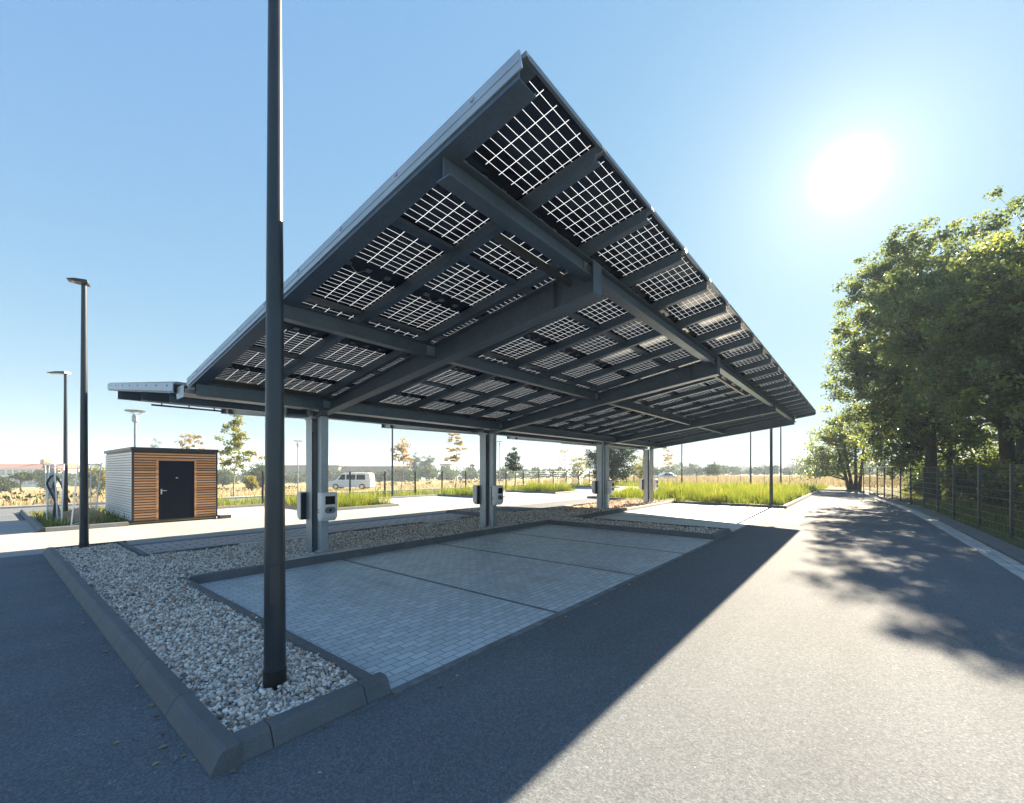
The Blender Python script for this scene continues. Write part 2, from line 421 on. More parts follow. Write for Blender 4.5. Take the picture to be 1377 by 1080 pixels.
GUT = [(-14,-2.05),(10.8,-2.03),(13,-1.99),(16,-1.9),(21,-1.74),(26.2,-1.5),(30,-1.15),(33.5,-.76),(38,-.38),(43,.1),(47.4,.42)]
lot = [p for p in GUT] + [(47.4,23.4),(1.2,23.4),(1.2,23.4),(-60,23.4),(-60,-2.05)]
sheet('driveway', [lot], M['asphalt'], 0)
sheet('driveway_mouth', [[(-60,23.4),(1.0,23.4),(1.0,27),(-60,27)],[(-60,27),(1.0,27),(1.0,28.6),(-60,28.6)]], M['asphalt'], .0)
st = []
for i in range(-6, 20): st.append([(i*10,28.6),(i*10+10,28.6),(i*10+10,33.6),(i*10,33.6)])
sheet('road', st, M['asphalt'], .004)
st = []
for i in range(-6, 20): st.append([(i*10,33.75),(i*10+10,33.75),(i*10+10,35.2),(i*10,35.2)])
sheet('pavement', st, M['path'], .09, solid=.15)

sheet('service_lane', [[(-60,13.77),(47.4,13.77),(47.4,23.4),(-60,23.4)]], M['lane'], .002)
# paved bays
sheet('parking_bays', [rect(2.1,12.0,3.0,8.15)], M['pavers'], .004)
sheet('parking_bays', [rect(13.7,24.0,3.0,8.1)], M['pavers'], .004)
sheet('parallel_bays', [rect(2.2,12.4,11.25,13.5)], M['stripe'], .004)
sheet('parking_bays', [rect(5.7,9.2,18.4,23.3)], M['stripe'], .004)
sheet('parking_bays', [rect(13.4,20.3,18.4,23.3), rect(22.1,27.8,18.4,23.3)], M['pavers'], .004)
# dark joint rows between bays
mb = MB()
for u in (4.6, 7.1, 9.6): mb.box(u-.03, u+.03, 3.0, 8.15, -.01, .0075)
mb.box(2.1, 12.0, 2.92, 3.0, -.02, .012); mb.box(13.7, 24, 2.92, 3.0, -.02, .012)
for u in (16.2, 18.7, 21.2): mb.box(u-.05, u+.05, 3.0, 8.1, -.01, .0075)
mb.build('bay_lines', simple('dark_pavers', (.16,.175,.19), .7, 0, .35, 5, .4, 60, .3, True))['kind'] = 'structure'

# gutter strip and raised kerb along the right-hand fence
def offset(poly, d):
    out = []
    for i, p in enumerate(poly):
        a = poly[max(i-1,0)]; b = poly[min(i+1,len(poly)-1)]
        t = Vector((b[0]-a[0], b[1]-a[1])).normalized(); out.append((p[0]+t.y*d, p[1]-t.x*d))
    return out
def resample(poly, step):
    out = [poly[0]]; acc = 0
    for a, b in zip(poly, poly[1:]):
        L = math.dist(a, b); t = step-acc
        while t <= L:
            out.append((a[0]+(b[0]-a[0])*t/L, a[1]+(b[1]-a[1])*t/L)); t += step
        acc = (acc+L) % step
    return out
def strip_stones(name, line, d0, d1, z0, z1, mat, step=1.0, gap=.006, lip=0.0):
    pts = resample(line, step); mb = MB(); A = offset(pts, d0); B = offset(pts, d1)
    for i in range(len(pts)-1):
        def lp(P, Q, t): return (P[0]+(Q[0]-P[0])*t, P[1]+(Q[1]-P[1])*t)
        g = gap/step
        a0, a1, b0, b1 = lp(A[i],A[i+1],g), lp(A[i],A[i+1],1-g), lp(B[i],B[i+1],g), lp(B[i],B[i+1],1-g)
        base = [(*a0,-.03),(*a1,-.03),(*b1,-.03),(*b0,-.03)]
        top = [(*a0,z0),(*a1,z0),(*b1,z1),(*b0,z1)]
        mb.add(base+top, [(0,3,2,1),(4,5,6,7),(0,1,5,4),(1,2,6,5),(2,3,7,6),(3,0,4,7)])
    o = mb.build(name, mat, bevel=.006); o['kind'] = 'structure'; return o
strip_stones('gutter', GUT, .0, .16, .012, .010, M['gutterstone'], .5)
strip_stones('gutter', GUT, .17, .34, .010, .016, M['gutterstone'], .5)
strip_stones('kerb', GUT, .35, .62, .06, .14, M['kerb'], 1.0)

# kerb stones: battered face outwards, 1 m long, open joints
def kerb_run(mb, p, q, outward, hgt=.13, top=.10, batter=.06, gap=.003, ends=(0,0)):
    p = Vector((p[0],p[1],0)); q = Vector((q[0],q[1],0)); d = (q-p); L = d.length; d.normalize(); o = Vector((outward[0],outward[1],0))
    n = max(1, round(L/1.0)); s = L/n
    for i in range(n):
        a = p + d*(i*s + gap); b = p + d*((i+1)*s - gap)
        prof = [(0,-.05),(0,.012),(-batter*.75,hgt-.028),(-batter*1.05,hgt-.008),(-batter*1.4,hgt),(-batter-top,hgt),(-batter-top,-.05)]
        vs = []
        for e in (a, b):
            for (w, z) in prof: vs.append(e + o*w + Vector((0,0,z)))
        k = len(prof); mb.add(vs, [list(range(k))[::-1], list(range(k,2*k))] + [(j, (j+1) % k, k+(j+1) % k, k+j) for j in range(k)])
def kerb_loop(name, segs):
    mb = MB()
    for p, q, o in segs: kerb_run(mb, p, q, o)
    ob = mb.build(name, M['kerb'], bevel=.004); ob['kind'] = 'structure'; return ob
w = .155
# the L-shaped gravel bed with its long middle strip
kerb_loop('kerb', [
    ((.85+w,2.96),(1.2,2.96),(0,-1)), ((1.2,2.96),(1.88,2.96),(0,-1)), ((1.88,2.96),(2.1,2.96),(0,-1)), ((.85,2.96),(.85,13.75),(-1,0)), ((2.1,2.96+w),(2.1,8.15+w),(1,0)),
    ((2.1,8.15),(12.0,8.15),(0,-1)), ((12.0,8.15+w),(12.0,2.96+w),(-1,0)), ((12.0,2.96),(13.7,2.96),(0,-1)), ((13.7,2.96+w),(13.7,8.1+w),(1,0)),
    ((13.7,8.1),(24.0,8.1),(0,-1)), ((.85+w,13.75),(2.2,13.75),(0,1)), ((2.2,13.6),(2.2,11.25-w),(1,0)),
    ((2.2,11.25),(12.4,11.25),(0,1)), ((12.4,11.25),(12.4,13.55),(-1,0)), ((12.4,13.7),(13.9,13.7),(0,1)), ((13.9,13.55),(13.9,11.3),(1,0)), ((13.9,11.3),(24.0,10.9),(0,1)),
])
kerb_loop('kerb', [((24.0,2.85),(24.0,7.95),(-1,0)), ((24.15,2.85),(45.4,2.95),(0,-1)), ((45.4,3.1),(45.4,9),(1,0)),
    ((24.2,10.9),(24.9,14.0),(-1,0)), ((25.0,14.0),(40,14.0),(0,1))])
kerb_loop('kerb', [((9.2,18.25),(13.4,18.25),(0,-1)), ((9.2,18.4),(9.2,23.3),(-1,0)), ((13.4,18.4),(13.4,23.3),(1,0))])
kerb_loop('kerb', [((20.3,18.5),(22.1,18.5),(0,-1)), ((20.3,18.65),(20.3,23.3),(-1,0)), ((22.1,18.65),(22.1,23.3),(1,0))])
kerb_loop('kerb', [((27.8,18.3),(31.5,18.3),(0,-1)), ((27.8,18.45),(27.8,23.3),(-1,0)), ((31.5,18.45),(31.5,23.3),(1,0))])
kerb_loop('kerb', [((5.7,23.3),(9.2,23.3),(0,-1)), ((13.4,23.3),(20.3,23.3),(0,-1)), ((22.1,23.3),(27.8,23.3),(0,-1)), ((31.5,23.3),(47,23.3),(0,-1)), ((45.2,.3),(45.2,-.1),(-1,0))])
kerb_loop('kerb', [((1.2,18.5),(3.05,18.5),(0,-1)), ((1.05,18.65),(1.05,28),(-1,0)), ((5.7,19.2),(5.7,23.3),(1,0))])
sheet('verge', [rect(47.4,60,-6,30)], M['land'], .05)
kerb_loop('kerb', [((47.4,.4),(47.4,23.3),(-1,0))])

# gravel beds: bedding layer under the loose stones
bedpoly = [rect(.95,2.05,3.05,13.65), rect(2.05,24.1,8.25,11.15), rect(12.1,13.6,3.05,8.25), rect(12.5,13.8,11.15,13.6)]
sheet('gravel_bedding', bedpoly[:1]+bedpoly[2:], M['bed'], .075)
sheet('gravel_bedding', [rect(2.05,15.5,8.25,11.15)], M['bed'], .075)
sheet('bare_soil', [rect(15.5,24.1,8.25,10.85)], M['dirt'], .085)
ICO = None
def ico(sub):
    import bmesh
    bm = bmesh.new(); bmesh.ops.create_icosphere(bm, subdivisions=sub, radius=1)
    v = np.array([x.co[:] for x in bm.verts]); f = np.array([[q.index for q in fc.verts] for fc in bm.faces]); bm.free(); return v, f
def rotmats(n, rg):
    q = rg.normal(size=(n,4)); q /= np.linalg.norm(q, axis=1)[:,None]; a,b,c,d = q.T
    return np.stack([np.stack([1-2*(c*c+d*d),2*(b*c-a*d),2*(b*d+a*c)],-1),np.stack([2*(b*c+a*d),1-2*(b*b+d*d),2*(c*d-a*b)],-1),np.stack([2*(b*d-a*c),2*(c*d+a*b),1-2*(b*b+c*c)],-1)],1)
def stones(name, rects, per_m2, smin, smax, zb, sub, mat, label, seed, holes=()):
    rg = np.random.default_rng(seed); P = []
    for (x0,x1,y0,y1) in rects:
        n = int((x1-x0)*(y1-y0)*per_m2); P.append(np.stack([rg.uniform(x0,x1,n), rg.uniform(y0,y1,n), np.zeros(n)], 1))
    P = np.concatenate(P)
    for (hx,hy,hr) in holes: P = P[np.hypot(P[:,0]-hx, P[:,1]-hy) > hr]
    n = len(P); s = rg.uniform(smin, smax, n)*rg.choice([.7,1,1,1.25], n)
    P[:,2] = zb + rg.uniform(.1,1.25,n)*s*.6 + .010*np.sin(P[:,0]*5+P[:,1]*3) + .008*np.sin(P[:,1]*7.3)
    bv, bf = ico(sub)
    lump = 1 + rg.normal(0, .13, (n, len(bv)))
    scl = rg.uniform(.62, 1.0, (n,3)); scl[:,0] *= 1.15; scl[:,2] *= .8
    V = bv[None]*lump[...,None]*scl[:,None,:]*s[:,None,None]*.5
    V = np.einsum('nij,nkj->nki', rotmats(n, rg), V) + P[:,None,:]
    Fc = bf[None] + (np.arange(n)*len(bv))[:,None,None]
    o = npmesh(name, V.reshape(-1,3), Fc.reshape(-1,3), mat, None, np.repeat(rg.uniform(0,1,n), len(bv)))
    return setp(o, label, 'gravel', None, 'stuff')
stones('gravel', [(1.0,2.0,3.1,6.6)], 4300, .018, .038, .077, 2, M['stone'], 'pale angular gravel filling the kerbed bed round the nearest lamp post', 1, [(1.49,3.66,.085)])
stones('gravel', [(1.0,2.0,6.6,13.6), (2.0,6.2,8.3,11.1)], 2500, .023, .042, .076, 1, M['stone'], 'pale angular gravel in the far end of the bed and round the nearest column', 2, [(1.44,13.28,.08)])
stones('gravel', [(6.2,15.5,8.3,11.1), (12.15,13.55,3.15,8.3), (12.55,13.75,11.1,13.5)], 950, .028, .052, .073, 1, M['stone'], 'shaded grey gravel strip between the two middle columns', 3)
stones('gravel', [(15.5,24.0,8.3,10.8)], 60, .03, .09, .08, 1, M['stone'], 'scattered stones on bare reddish soil by the last two columns', 4)
# pale concrete pads by the columns, flush with the kerb tops
mb = MB()
for u in (4.44, 9.74, 17.2):
    mb.box(u-.75, u+.75, 8.31, 8.52, 0, .134); mb.box(u-.7, u+.8, 10.85, 11.09, 0, .134)
mb.build('concrete_pads', M['pale'], bevel=.008)['kind'] = 'structure'

# ------------------------------------------------------------------ solar canopy
U0, NU, PU = 2.16, 20, 1.068
UE = U0 + NU*PU
CU = [4.44, 9.74, 17.2, 22.35]
V0, S1 = 1.67, .165
def zf(v): return 4.44 - S1*(v-V0)          # underside of the front wing's modules
VL = 8.61
VB0, VB1, SB = 8.98, 14.85, .124
def zbk(v): return 3.26 + SB*(v-VB0)        # underside of the rear wing's modules
canopy = empty('solar_carport', (CU[0], 8.9, 0), 'long galvanised steel carport roofed with dark solar modules on four columns', 'carport')
CO = Vector(canopy.location)
def cbuild(mb, name, mat, **kw):
    mb.v = [(x-CO.x, y-CO.y, z-CO.z) for x, y, z in mb.v]
    return mb.build(name, mat, canopy, **kw)
def module_mesh(L, slope, name='solar_panel'):
    """laminate sheet with UV in metres, local origin at the low-u, low-v corner"""
    me = bpy.data.meshes.new(name); w = 1.05
    dz = slope; c = 1/math.sqrt(1+dz*dz)
    pts = [(0,0,.012),(w,0,.012),(w,L*c,.012+L*c*dz),(0,L*c,.012+L*c*dz)]
    up = [(x,y,z+.006) for x,y,z in pts]
    me.from_pydata(pts, [], [(0,3,2,1)])
    uvl = me.uv_layers.new(name='UVMap'); k = 1.735/L
    uvm = {0:(0,0),1:(w,0),2:(w,L*k),3:(0,L*k)}
    for lp in me.loops: uvl.data[lp.index].uv = uvm[lp.vertex_index]
    me.materials.append(M['module']); return me
def frame_mesh(L, slope):
    mb = MB(); w = 1.05; c = 1/math.sqrt(1+slope*slope); Y = L*c
    def bar(p, q, wd): mb.quadbar((p[0],p[1],p[1]*slope+.036), (q[0],q[1],q[1]*slope+.036), wd, .036)
    bar((0.012,0),(0.012,Y),.024); bar((w-.012,0),(w-.012,Y),.024)
    bar((.024,.012),(w-.024,.012),.024); bar((.024,Y-.012),(w-.024,Y-.012),.024)
    for xx in (.28,.525,.77): mb.box(xx-.03, xx+.03, Y*.5-.03, Y*.5+.03, Y*.5*slope-.008, Y*.5*slope+.011)
    mb.tube([(.30,Y*.5,Y*.5*slope-.004),(.40,Y*.52,Y*.52*slope-.05),(.5,Y*.5,Y*.5*slope-.004)], .005, 4)
    me = bpy.data.meshes.new('frame'); me.from_pydata(mb.v, [], mb.f); me.materials.append(M['alu']); return me
LF = (VL-V0)/4/ (1/math.sqrt(1+S1*S1)); LB = (VB1-VB0)/4/(1/math.sqrt(1+SB*SB))
mf, ffm = module_mesh(LF-.015, -S1), frame_mesh(LF-.015, -S1)
mbk, fbm = module_mesh(LB-.015, SB), frame_mesh(LB-.015, SB)
def put_panel(me, fm, u, v, z):
    o = bpy.data.objects.new('solar_panel', me); COL.objects.link(o); o.parent = canopy; o.location = (u-CO.x, v-CO.y, z)
    f = bpy.data.objects.new('frame', fm); COL.objects.link(f); f.parent = o
for i in range(NU):
    for j in range(4):
        v = V0 + j*(VL-V0)/4
        put_panel(mf, ffm, U0+.03+i*1.0665+.004, v, zf(v))
rest = []
for i in range(NU):
    for j in range(4):
        v = VB0 + j*(VB1-VB0)/4; u = U0-.1+i*PU+.009
        if i < 5: put_panel(mbk, fbm, u, v, zbk(v))
        else: rest.append((u, v, zbk(v)))
me = bpy.data.meshes.new('solar_panels'); vsx = []; fsx = []; mi = []; uvs = []
for (u, v, z) in rest:
    b = len(vsx); Y = (LB-.015)/math.sqrt(1+SB*SB)
    vsx += [(u-CO.x,v-CO.y,z+.012),(u+1.05-CO.x,v-CO.y,z+.012),(u+1.05-CO.x,v+Y-CO.y,z+.012+Y*SB),(u-CO.x,v+Y-CO.y,z+.012+Y*SB)]
    fsx.append((b,b+3,b+2,b+1)); mi.append(0); uvs += [(0,0),(0,1.735),(1.05,1.735),(1.05,0)]
nl = len(fsx)
for (u, v, z) in rest:
    b = len(vsx); vsx += [(q.co[0]+u-CO.x, q.co[1]+v-CO.y, q.co[2]+z) for q in fbm.vertices]
    for p in fbm.polygons: fsx.append([b+k for k in p.vertices]); mi.append(1)
me.from_pydata(vsx, [], fsx); me.materials.append(M['module']); me.materials.append(M['alu']); me.polygons.foreach_set('material_index', mi)
uvl = me.uv_layers.new(name='UVMap')
for p in me.polygons[:nl]:
    for k, li in enumerate(p.loop_indices): uvl.data[li].uv = uvs[p.index*4+k]
ro = bpy.data.objects.new('solar_panels', me); COL.objects.link(ro); ro.parent = canopy; ro['kind'] = 'stuff'

def cchan(mb, u, side, v0, v1, zfun, hgt=.14, wd=.075, th=.006, top=.004):
    """sloping C-section rafter along v; side = +1 opens towards +u"""
    for (ua, ub, za, zb_) in ((0, th, 0, -hgt), (0, wd, -hgt, -hgt-th), (0, wd, 0-.0, -th), (wd-th, wd, -hgt, -hgt+.022)):
        xa, xb = (u+side*ua, u+side*ub); xa, xb = min(xa, xb), max(xa, xb)
        vs = []
        for v in (v0, v1):
            z = zfun(v) - top
            vs += [(xa,v,z+za),(xb,v,z+za),(xb,v,z+zb_),(xa,v,z+zb_)]
        mb.add(vs, [(0,1,2,3),(7,6,5,4),(0,4,5,1),(1,5,6,2),(2,6,7,3),(3,7,4,0)])
for i in range(NU+1):
    u = U0 + i*PU
    m1 = MB(); side = -1 if i == NU else 1; uu = u-.01 if i == 0 else (u-.082 if i < NU else u+.03)
    cchan(m1, uu, side, V0+.02, VL, zf, .15 if i in (0,NU) else .115, .18 if i in (0,NU) else .085)
    if i in (0, NU):                                    # outer end rafters carry a second lip, as on the photo's verge
        m3 = MB(); m3.quadbar((uu-.008*side, V0+.01, zf(V0)+.008), (uu-.008*side, VL, zf(VL)+.008), .012, .128)
        m3.quadbar((uu-.016*side, V0+.01, zf(V0)-.055), (uu-.016*side, VL, zf(VL)-.055), .006, .012)
        for q in range(8): cv = V0+.42+q*.86; m3.box(uu-.018*side-.006, uu-.018*side+.006, cv-.014, cv+.014, zf(cv)-.035, zf(cv)-.012, 1)
        cbuild(m3, 'verge_trim', M['verge'])
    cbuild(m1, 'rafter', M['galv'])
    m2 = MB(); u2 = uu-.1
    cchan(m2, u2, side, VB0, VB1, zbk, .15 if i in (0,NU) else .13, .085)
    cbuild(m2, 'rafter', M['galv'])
    if i in (0, NU):
        m3 = MB(); s3 = (uu-.1-.008) if i == 0 else (uu-.1+.1); m3.quadbar((s3, VB0, zbk(VB0)+.008), (s3, VB1, zbk(VB1)+.008), .012, .135)
        for q in range(8): cv = VB0+.35+q*.74; m3.box(s3-.014, s3+.014, cv-.02, cv+.02, zbk(cv)-.05, zbk(cv)-.025, 1)
        cbuild(m3, 'verge_trim', [M['verge'], M['dark']])
# flat rails where the modules meet along the slope
for j in range(1, 4):
    v = V0 + j*(VL-V0)/4; mb = MB()
    for i in range(NU): mb.quadbar((U0+i*PU+.05, v, zf(v)-.004), (U0+(i+1)*PU-.045, v, zf(v)-.004), .115, .028)
    cbuild(mb, 'module_rail', M['galv'])
    v = VB0 + j*(VB1-VB0)/4; mb = MB()
    for i in range(NU): mb.quadbar((U0-.1+i*PU+.05, v, zbk(v)-.004), (U0-.1+(i+1)*PU-.045, v, zbk(v)-.004), .10, .028)
    cbuild(mb, 'module_rail', M['galv'])
def ibeam_u(mb, v, ztop, u0, u1, hgt=.22, wd=.12, tf=.011, tw=.008):
    mb.box(u0, u1, v-wd/2, v+wd/2, ztop-tf, ztop); mb.box(u0, u1, v-wd/2, v+wd/2, ztop-hgt, ztop-hgt+tf)
    mb.box(u0, u1, v-tw/2, v+tw/2, ztop-hgt+tf, ztop-tf)
def purlin(v, zfun, hgt, wd, u0=U0+.03, u1=UE-.05, mat='galv'):
    mb = MB(); z = zfun(v)-.122-abs(wd/2*S1)
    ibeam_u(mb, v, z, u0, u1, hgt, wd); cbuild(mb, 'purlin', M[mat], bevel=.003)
purlin(2.45, zf, .19, .15, 2.19); purlin(5.16, zf, .20, .13); purlin(8.3, zf, .22, .15)
purlin(9.35, zbk, .20, .13, U0-.08); purlin(11.6, zbk, .20, .13, U0-.05); purlin(14.05, zbk, .22, .13, U0-.05)
def girder(u, pts_bot, zt, mat):
    """I-section girder following the slope: bottom points and a top function"""
    (va, za), (vb, zb_) = pts_bot; mb = MB(); fl = .10; tf = .014
    for (ta, tb_, half) in ((zt(va), zt(vb), fl), (za+tf, zb_+tf, fl)):
        vs = []
        for v, z in ((va, ta), (vb, tb_)): vs += [(u-half,v,z),(u+half,v,z),(u+half,v,z-tf),(u-half,v,z-tf)]
        mb.add(vs, [(0,1,2,3),(7,6,5,4),(0,4,5,1),(1,5,6,2),(2,6,7,3),(3,7,4,0)])
    vs = []
    for v, z, t in ((va, za, zt(va)), (vb, zb_, zt(vb))): vs += [(u-.006,v,t-tf),(u+.006,v,t-tf),(u+.006,v,z+tf),(u-.006,v,z+tf)]
    mb.add(vs, [(0,1,2,3),(7,6,5,4),(0,4,5,1),(1,5,6,2),(2,6,7,3),(3,7,4,0)])
    # end plate and stiffeners
    for (v, z, t) in ((va, za, zt(va)), (va+.55*(1 if vb > va else -1), za+(zb_-za)*.55/abs(vb-va), 0)):
        t = zt(v); mb.box(u-fl+.004, u+fl-.004, v-.006, v+.006, z+tf, t-tf)
    cbuild(mb, 'girder', M[mat], bevel=.003)
for u in CU:
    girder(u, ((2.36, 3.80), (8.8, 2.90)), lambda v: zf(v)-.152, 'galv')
    girder(u, ((14.25, 3.42), (9.04, 2.88)), lambda v: zbk(v)-.152, 'galv_l')  # rear girders: same steel, lighter tone stands in for bounced ground light
# flashing that closes the slot over the low purlin
mb = MB(); mb.box(U0+.03, UE-.03, 8.385, 8.40, 3.08, zf(8.4)+.0); cbuild(mb, 'flashing', M['dark'])
mb = MB(); mb.box(U0-.05, UE-.05, 9.28, 9.295, 3.10, zbk(9.3)-.002); cbuild(mb, 'flashing', M['dark'])
# gutter in the valley
mb = MB(); a, b = U0-.06, UE
mb.box(a, b, 8.54, 8.547, 3.06, 3.13); mb.box(a, b, 8.547, 9.05, 3.06, 3.068); mb.box(a, b, 9.05, 9.057, 3.06, 3.12); mb.box(a-.006, a, 8.60, 9.0, 3.0, 3.2)
cbuild(mb, 'gutter', M['galv_l'])
# lit cable duct along the front purlin and hanging rail under the rear wing
for a, b in ((3.0, 4.3), (10.2, 13.6)):
    mb = MB(); mb.box(a, b, 2.60, 2.66, 3.93, 3.985); cbuild(mb, 'cable_duct', M['dark'])
mb = MB(); mb.tube([(2.6,13.3,3.38),(4.1,13.3,3.38)], .022, 8)
for u in (2.8,3.35,3.9): mb.tube([(u,13.3,3.38),(u,13.3,3.62)], .014, 6)
cbuild(mb, 'hanging_rail', M['dark'])
# bracket frame behind the first column
mb = MB()
for (p, q) in (((4.0,9.3,2.95),(4.0,9.3,3.2)), ((4.0,9.3,2.95),(4.36,9.05,2.95)), ((4.36,9.05,2.95),(4.36,9.05,3.2))): mb.tube([p,q], .03, 4)
cbuild(mb, 'cable_bracket', M['galv_l'])
for n, u in enumerate(CU):
    mb = MB(); y = 8.98
    mb.box(u-.115, u-.102, y-.125, y+.125, .0, 2.9); mb.box(u+.102, u+.115, y-.125, y+.125, .0, 2.9); mb.box(u-.102, u+.102, y-.005, y+.005, .0, 2.9)
    mb.box(u-.13, u+.13, y-.15, y+.15, 2.86, 2.90)
    cbuild(mb, 'column', M['galv_l'], bevel=.003)
    mb = MB(); mb.box(u-.03, u+.13, 8.63, 8.79, .0, 2.92); mb.box(u-.06, u+.16, 8.60, 8.82, .0, .15)
    cbuild(mb, 'service_post', M['galv_l'], bevel=.01)
    mb = MB(); mb.box(u-.09, u+.11, 8.86, 8.862, 1.2, 2.7) if False else mb.box(u-.07, u-.04, 8.94, 8.97, .2, 2.6)
    cbuild(mb, 'conduit', M['dark'])

# charging stations: rounded white shell, square display above, oval socket panel below
CHL = ['white charging box with dark display on the nearest column, facing the grey bays', 'white charging box with dark display on the second column, facing the grey bays',
       'small white charging box on the third column, facing the grey bays', 'small white charging box on the farthest column, facing the grassy island']
CHB = ['white rimmed charging box with a dark side on the back of the nearest column', 'white rimmed charging box on the back of the second column, seen beside its left edge',
       'small charging box on the back of the third column, at its left edge', 'small charging box on the back of the farthest column, at its left edge']
def station(u, v, face, label):
    t = empty('charging_station', (u, v, .77), label, 'charging station', 'charging boxes on the carport columns', 0 if face < 0 else PI)
    W_, D_, Hh = .17, .19, .58
    prof = []
    for (cx, cy, a0) in ((W_-.05,-D_+.05,-90),(W_-.015,-.015,0),(-W_+.015,-.015,90),(-W_+.05,-D_+.05,180)):
        r = .05 if cy < -.1 else .015
        for k in range(5): a = math.radians(a0+k*22.5); prof.append((cx+r*math.cos(a), cy+r*math.sin(a)))
    mb = MB(); n = len(prof); rings = []
    for z, sy in ((0,.55),(.05,.82),(.10,1),(Hh-.05,1),(Hh-.012,.93),(Hh,.85)):
        b = len(mb.v); rings.append(b)
        for (x, y) in prof: mb.v.append((x*(1 if z > .04 else .94), y*sy, z))
    for a, b in zip(rings, rings[1:]):
        for k in range(n): mb.f.append([a+k, a+(k+1) % n, b+(k+1) % n, b+k]); mb.m.append(0)
    mb.f.append([rings[0]+k for k in range(n)][::-1]); mb.f.append([rings[-1]+k for k in range(n)]); mb.m += [0,0]
    mb.build('shell', M['white'], t, smooth=True, angle=35)
    d = MB(); d.box(-.105, .105, -D_-.004, -D_+.01, .34, .51); d.build('display', M['screen'], t, bevel=.006)
    s = MB(); pr = []
    for cx, a0 in ((.05,-90),(-.05,90)):
        for k in range(9): a = math.radians(a0+k*22.5); pr.append((cx+.065*math.cos(a), .225+.065*math.sin(a)))
    s.prism(pr, 'y', -D_-.004, -D_+.01); sp = s.build('socket_panel', M['grey'], t)
    s = MB(); s.prism([(.0+.035*math.cos(k*PI/4), .225+.035*math.sin(k*PI/4)) for k in range(8)], 'y', -D_-.012, -D_-.0045); s.build('socket', M['black'], sp)
    e = MB(); e.box(-W_-.003, -W_+.01, -.06, -.03, .17, .20); e.box(-W_-.003, -W_+.01, -.06, -.03, .22, .25); e.build('side_socket', M['black'], t)
    bk = MB(); bk.box(-.165, .165, 0, .03, .0, Hh-.02); bk.build('back_plate', M['black'], t)
# cleats with bolt heads where purlins meet the girders, and a downpipe on the third column
for u in CU:
    for v in (2.45, 5.16, 8.3):
        for sg in (-1, 1):
            z = zf(v)-.122-.16; mb = MB(); a = u+sg*.012; b = u+sg*.16
            mb.box(min(a,b), max(a,b), v-.020, v-.008, z-.02, z+.12)
            for bx in (.05,.12):
                for bz in (.01,.09): mb.tube([(u+sg*bx, v-.020, z+bz),(u+sg*bx, v-.034, z+bz)], .011, 6)
            cbuild(mb, 'cleat', M['galv_l'])
mb = MB(); mb.tube([(17.14,8.80,.05),(17.14,8.80,2.75),(17.14,8.83,3.07)], .048, 12); cbuild(mb, 'downpipe', M['galv_l'], smooth=True)
for k, u in enumerate(CU):
    station(u+.05, 8.60, -1, CHL[k]); 
for k, u in enumerate(CU):
    station(u-.05, 9.13, 1, CHB[k])

# ------------------------------------------------------------------ lamp posts
def lamp(x, y, hgt, r, label, head_dir, step=3.86, z0=0, head=True, collar=True, arm=.0, hl=.55):
    t = empty('lamp_post', (x, y, z0), label, 'lamp post', 'dark lamp posts of the car park')
    mb = MB(); mb.tube([(0,0,.0),(0,0,hgt*.5),(0,0,hgt)], [r, r*.78, r*.56], 24)
    mb.build('pole', M['pole'], t, smooth=True)
    if collar:
        mb = MB(); mb.cyl(0,0,0,.22,r+.004,r+.003,24); mb.build('base_collar', M['black'], t, smooth=True)
        mb = MB(); a = math.atan2(-y, -x)
        c, s = math.cos(a), math.sin(a)
        vs = [(c*(r*.985)-s*w, s*(r*.985)+c*w, z) for (w, z) in ((-.035,.75),(.035,.75),(.035,1.05),(-.035,1.05))] + [(c*(r+.004)-s*w, s*(r+.004)+c*w, z) for (w, z) in ((-.035,.75),(.035,.75),(.035,1.05),(-.035,1.05))]
        mb.add(vs, [(0,3,2,1),(4,5,6,7),(0,1,5,4),(1,2,6,5),(2,3,7,6),(3,0,4,7)]); mb.build('service_hatch', M['pole'], t)
    if head:
        d = Vector((math.cos(head_dir), math.sin(head_dir), 0)); sd = Vector((-d.y, d.x, 0)); mb = MB()
        prof = [(-.09,-.05),(-.07,.035),(hl*.5,.03),(hl,-.0),(hl,-.02),(.12,-.035)]
        vs = []
        for sgn, k in ((-1,1),(1,1)):
            for (a, z) in prof:
                wdt = .12 if a < hl*.9 else .10; vs.append(d*a + sd*sgn*wdt + Vector((0,0,hgt+z+.03)))
        n = len(prof); mb.add(vs, [list(range(n))[::-1], list(range(n,2*n))] + [(i,(i+1)%n,n+(i+1)%n,n+i) for i in range(n)])
        hd = mb.build('lamp_head', M['pole'], t, bevel=.012)
        mb = MB(); vs = [tuple(d*a+sd*b+Vector((0,0,hgt+z))) for z in (-.02,.0) for a, b in ((.14,-.08),(hl-.08,-.08),(hl-.08,.08),(.14,.08))]
        mb.add(vs, [(0,3,2,1),(4,5,6,7),(0,1,5,4),(1,2,6,5),(2,3,7,6),(3,0,4,7)]); mb.build('lens', M['lens'], hd)
    return t
viewdir = math.atan2(.631, .7757)
left = viewdir + PI/2
lamp(1.49, 3.66, 6.0, .082, 'tall dark lamp post standing in the gravel nearest the camera, its top cut off', left)
lamp(1.44, 13.28, 5.9, .080, 'dark lamp post at the far end of the gravel bed with its flat head showing', left+.6, hl=.26)
lamp(2.03, 23.32, 5.45, .075, 'dark lamp post with a long flat head behind the construction fence panels', left, hl=.62)
lamp(24.25, 3.5, 6.0, .08, 'dark lamp post at the front corner of the bright grassy island', left)
lamp(17.0, 23.9, 6.0, .075, 'thin dark lamp post by the rear kerb between the first two columns', left)
lamp(45.6, 24.3, 6.5, .08, 'thin dark lamp post just left of the third column', left)
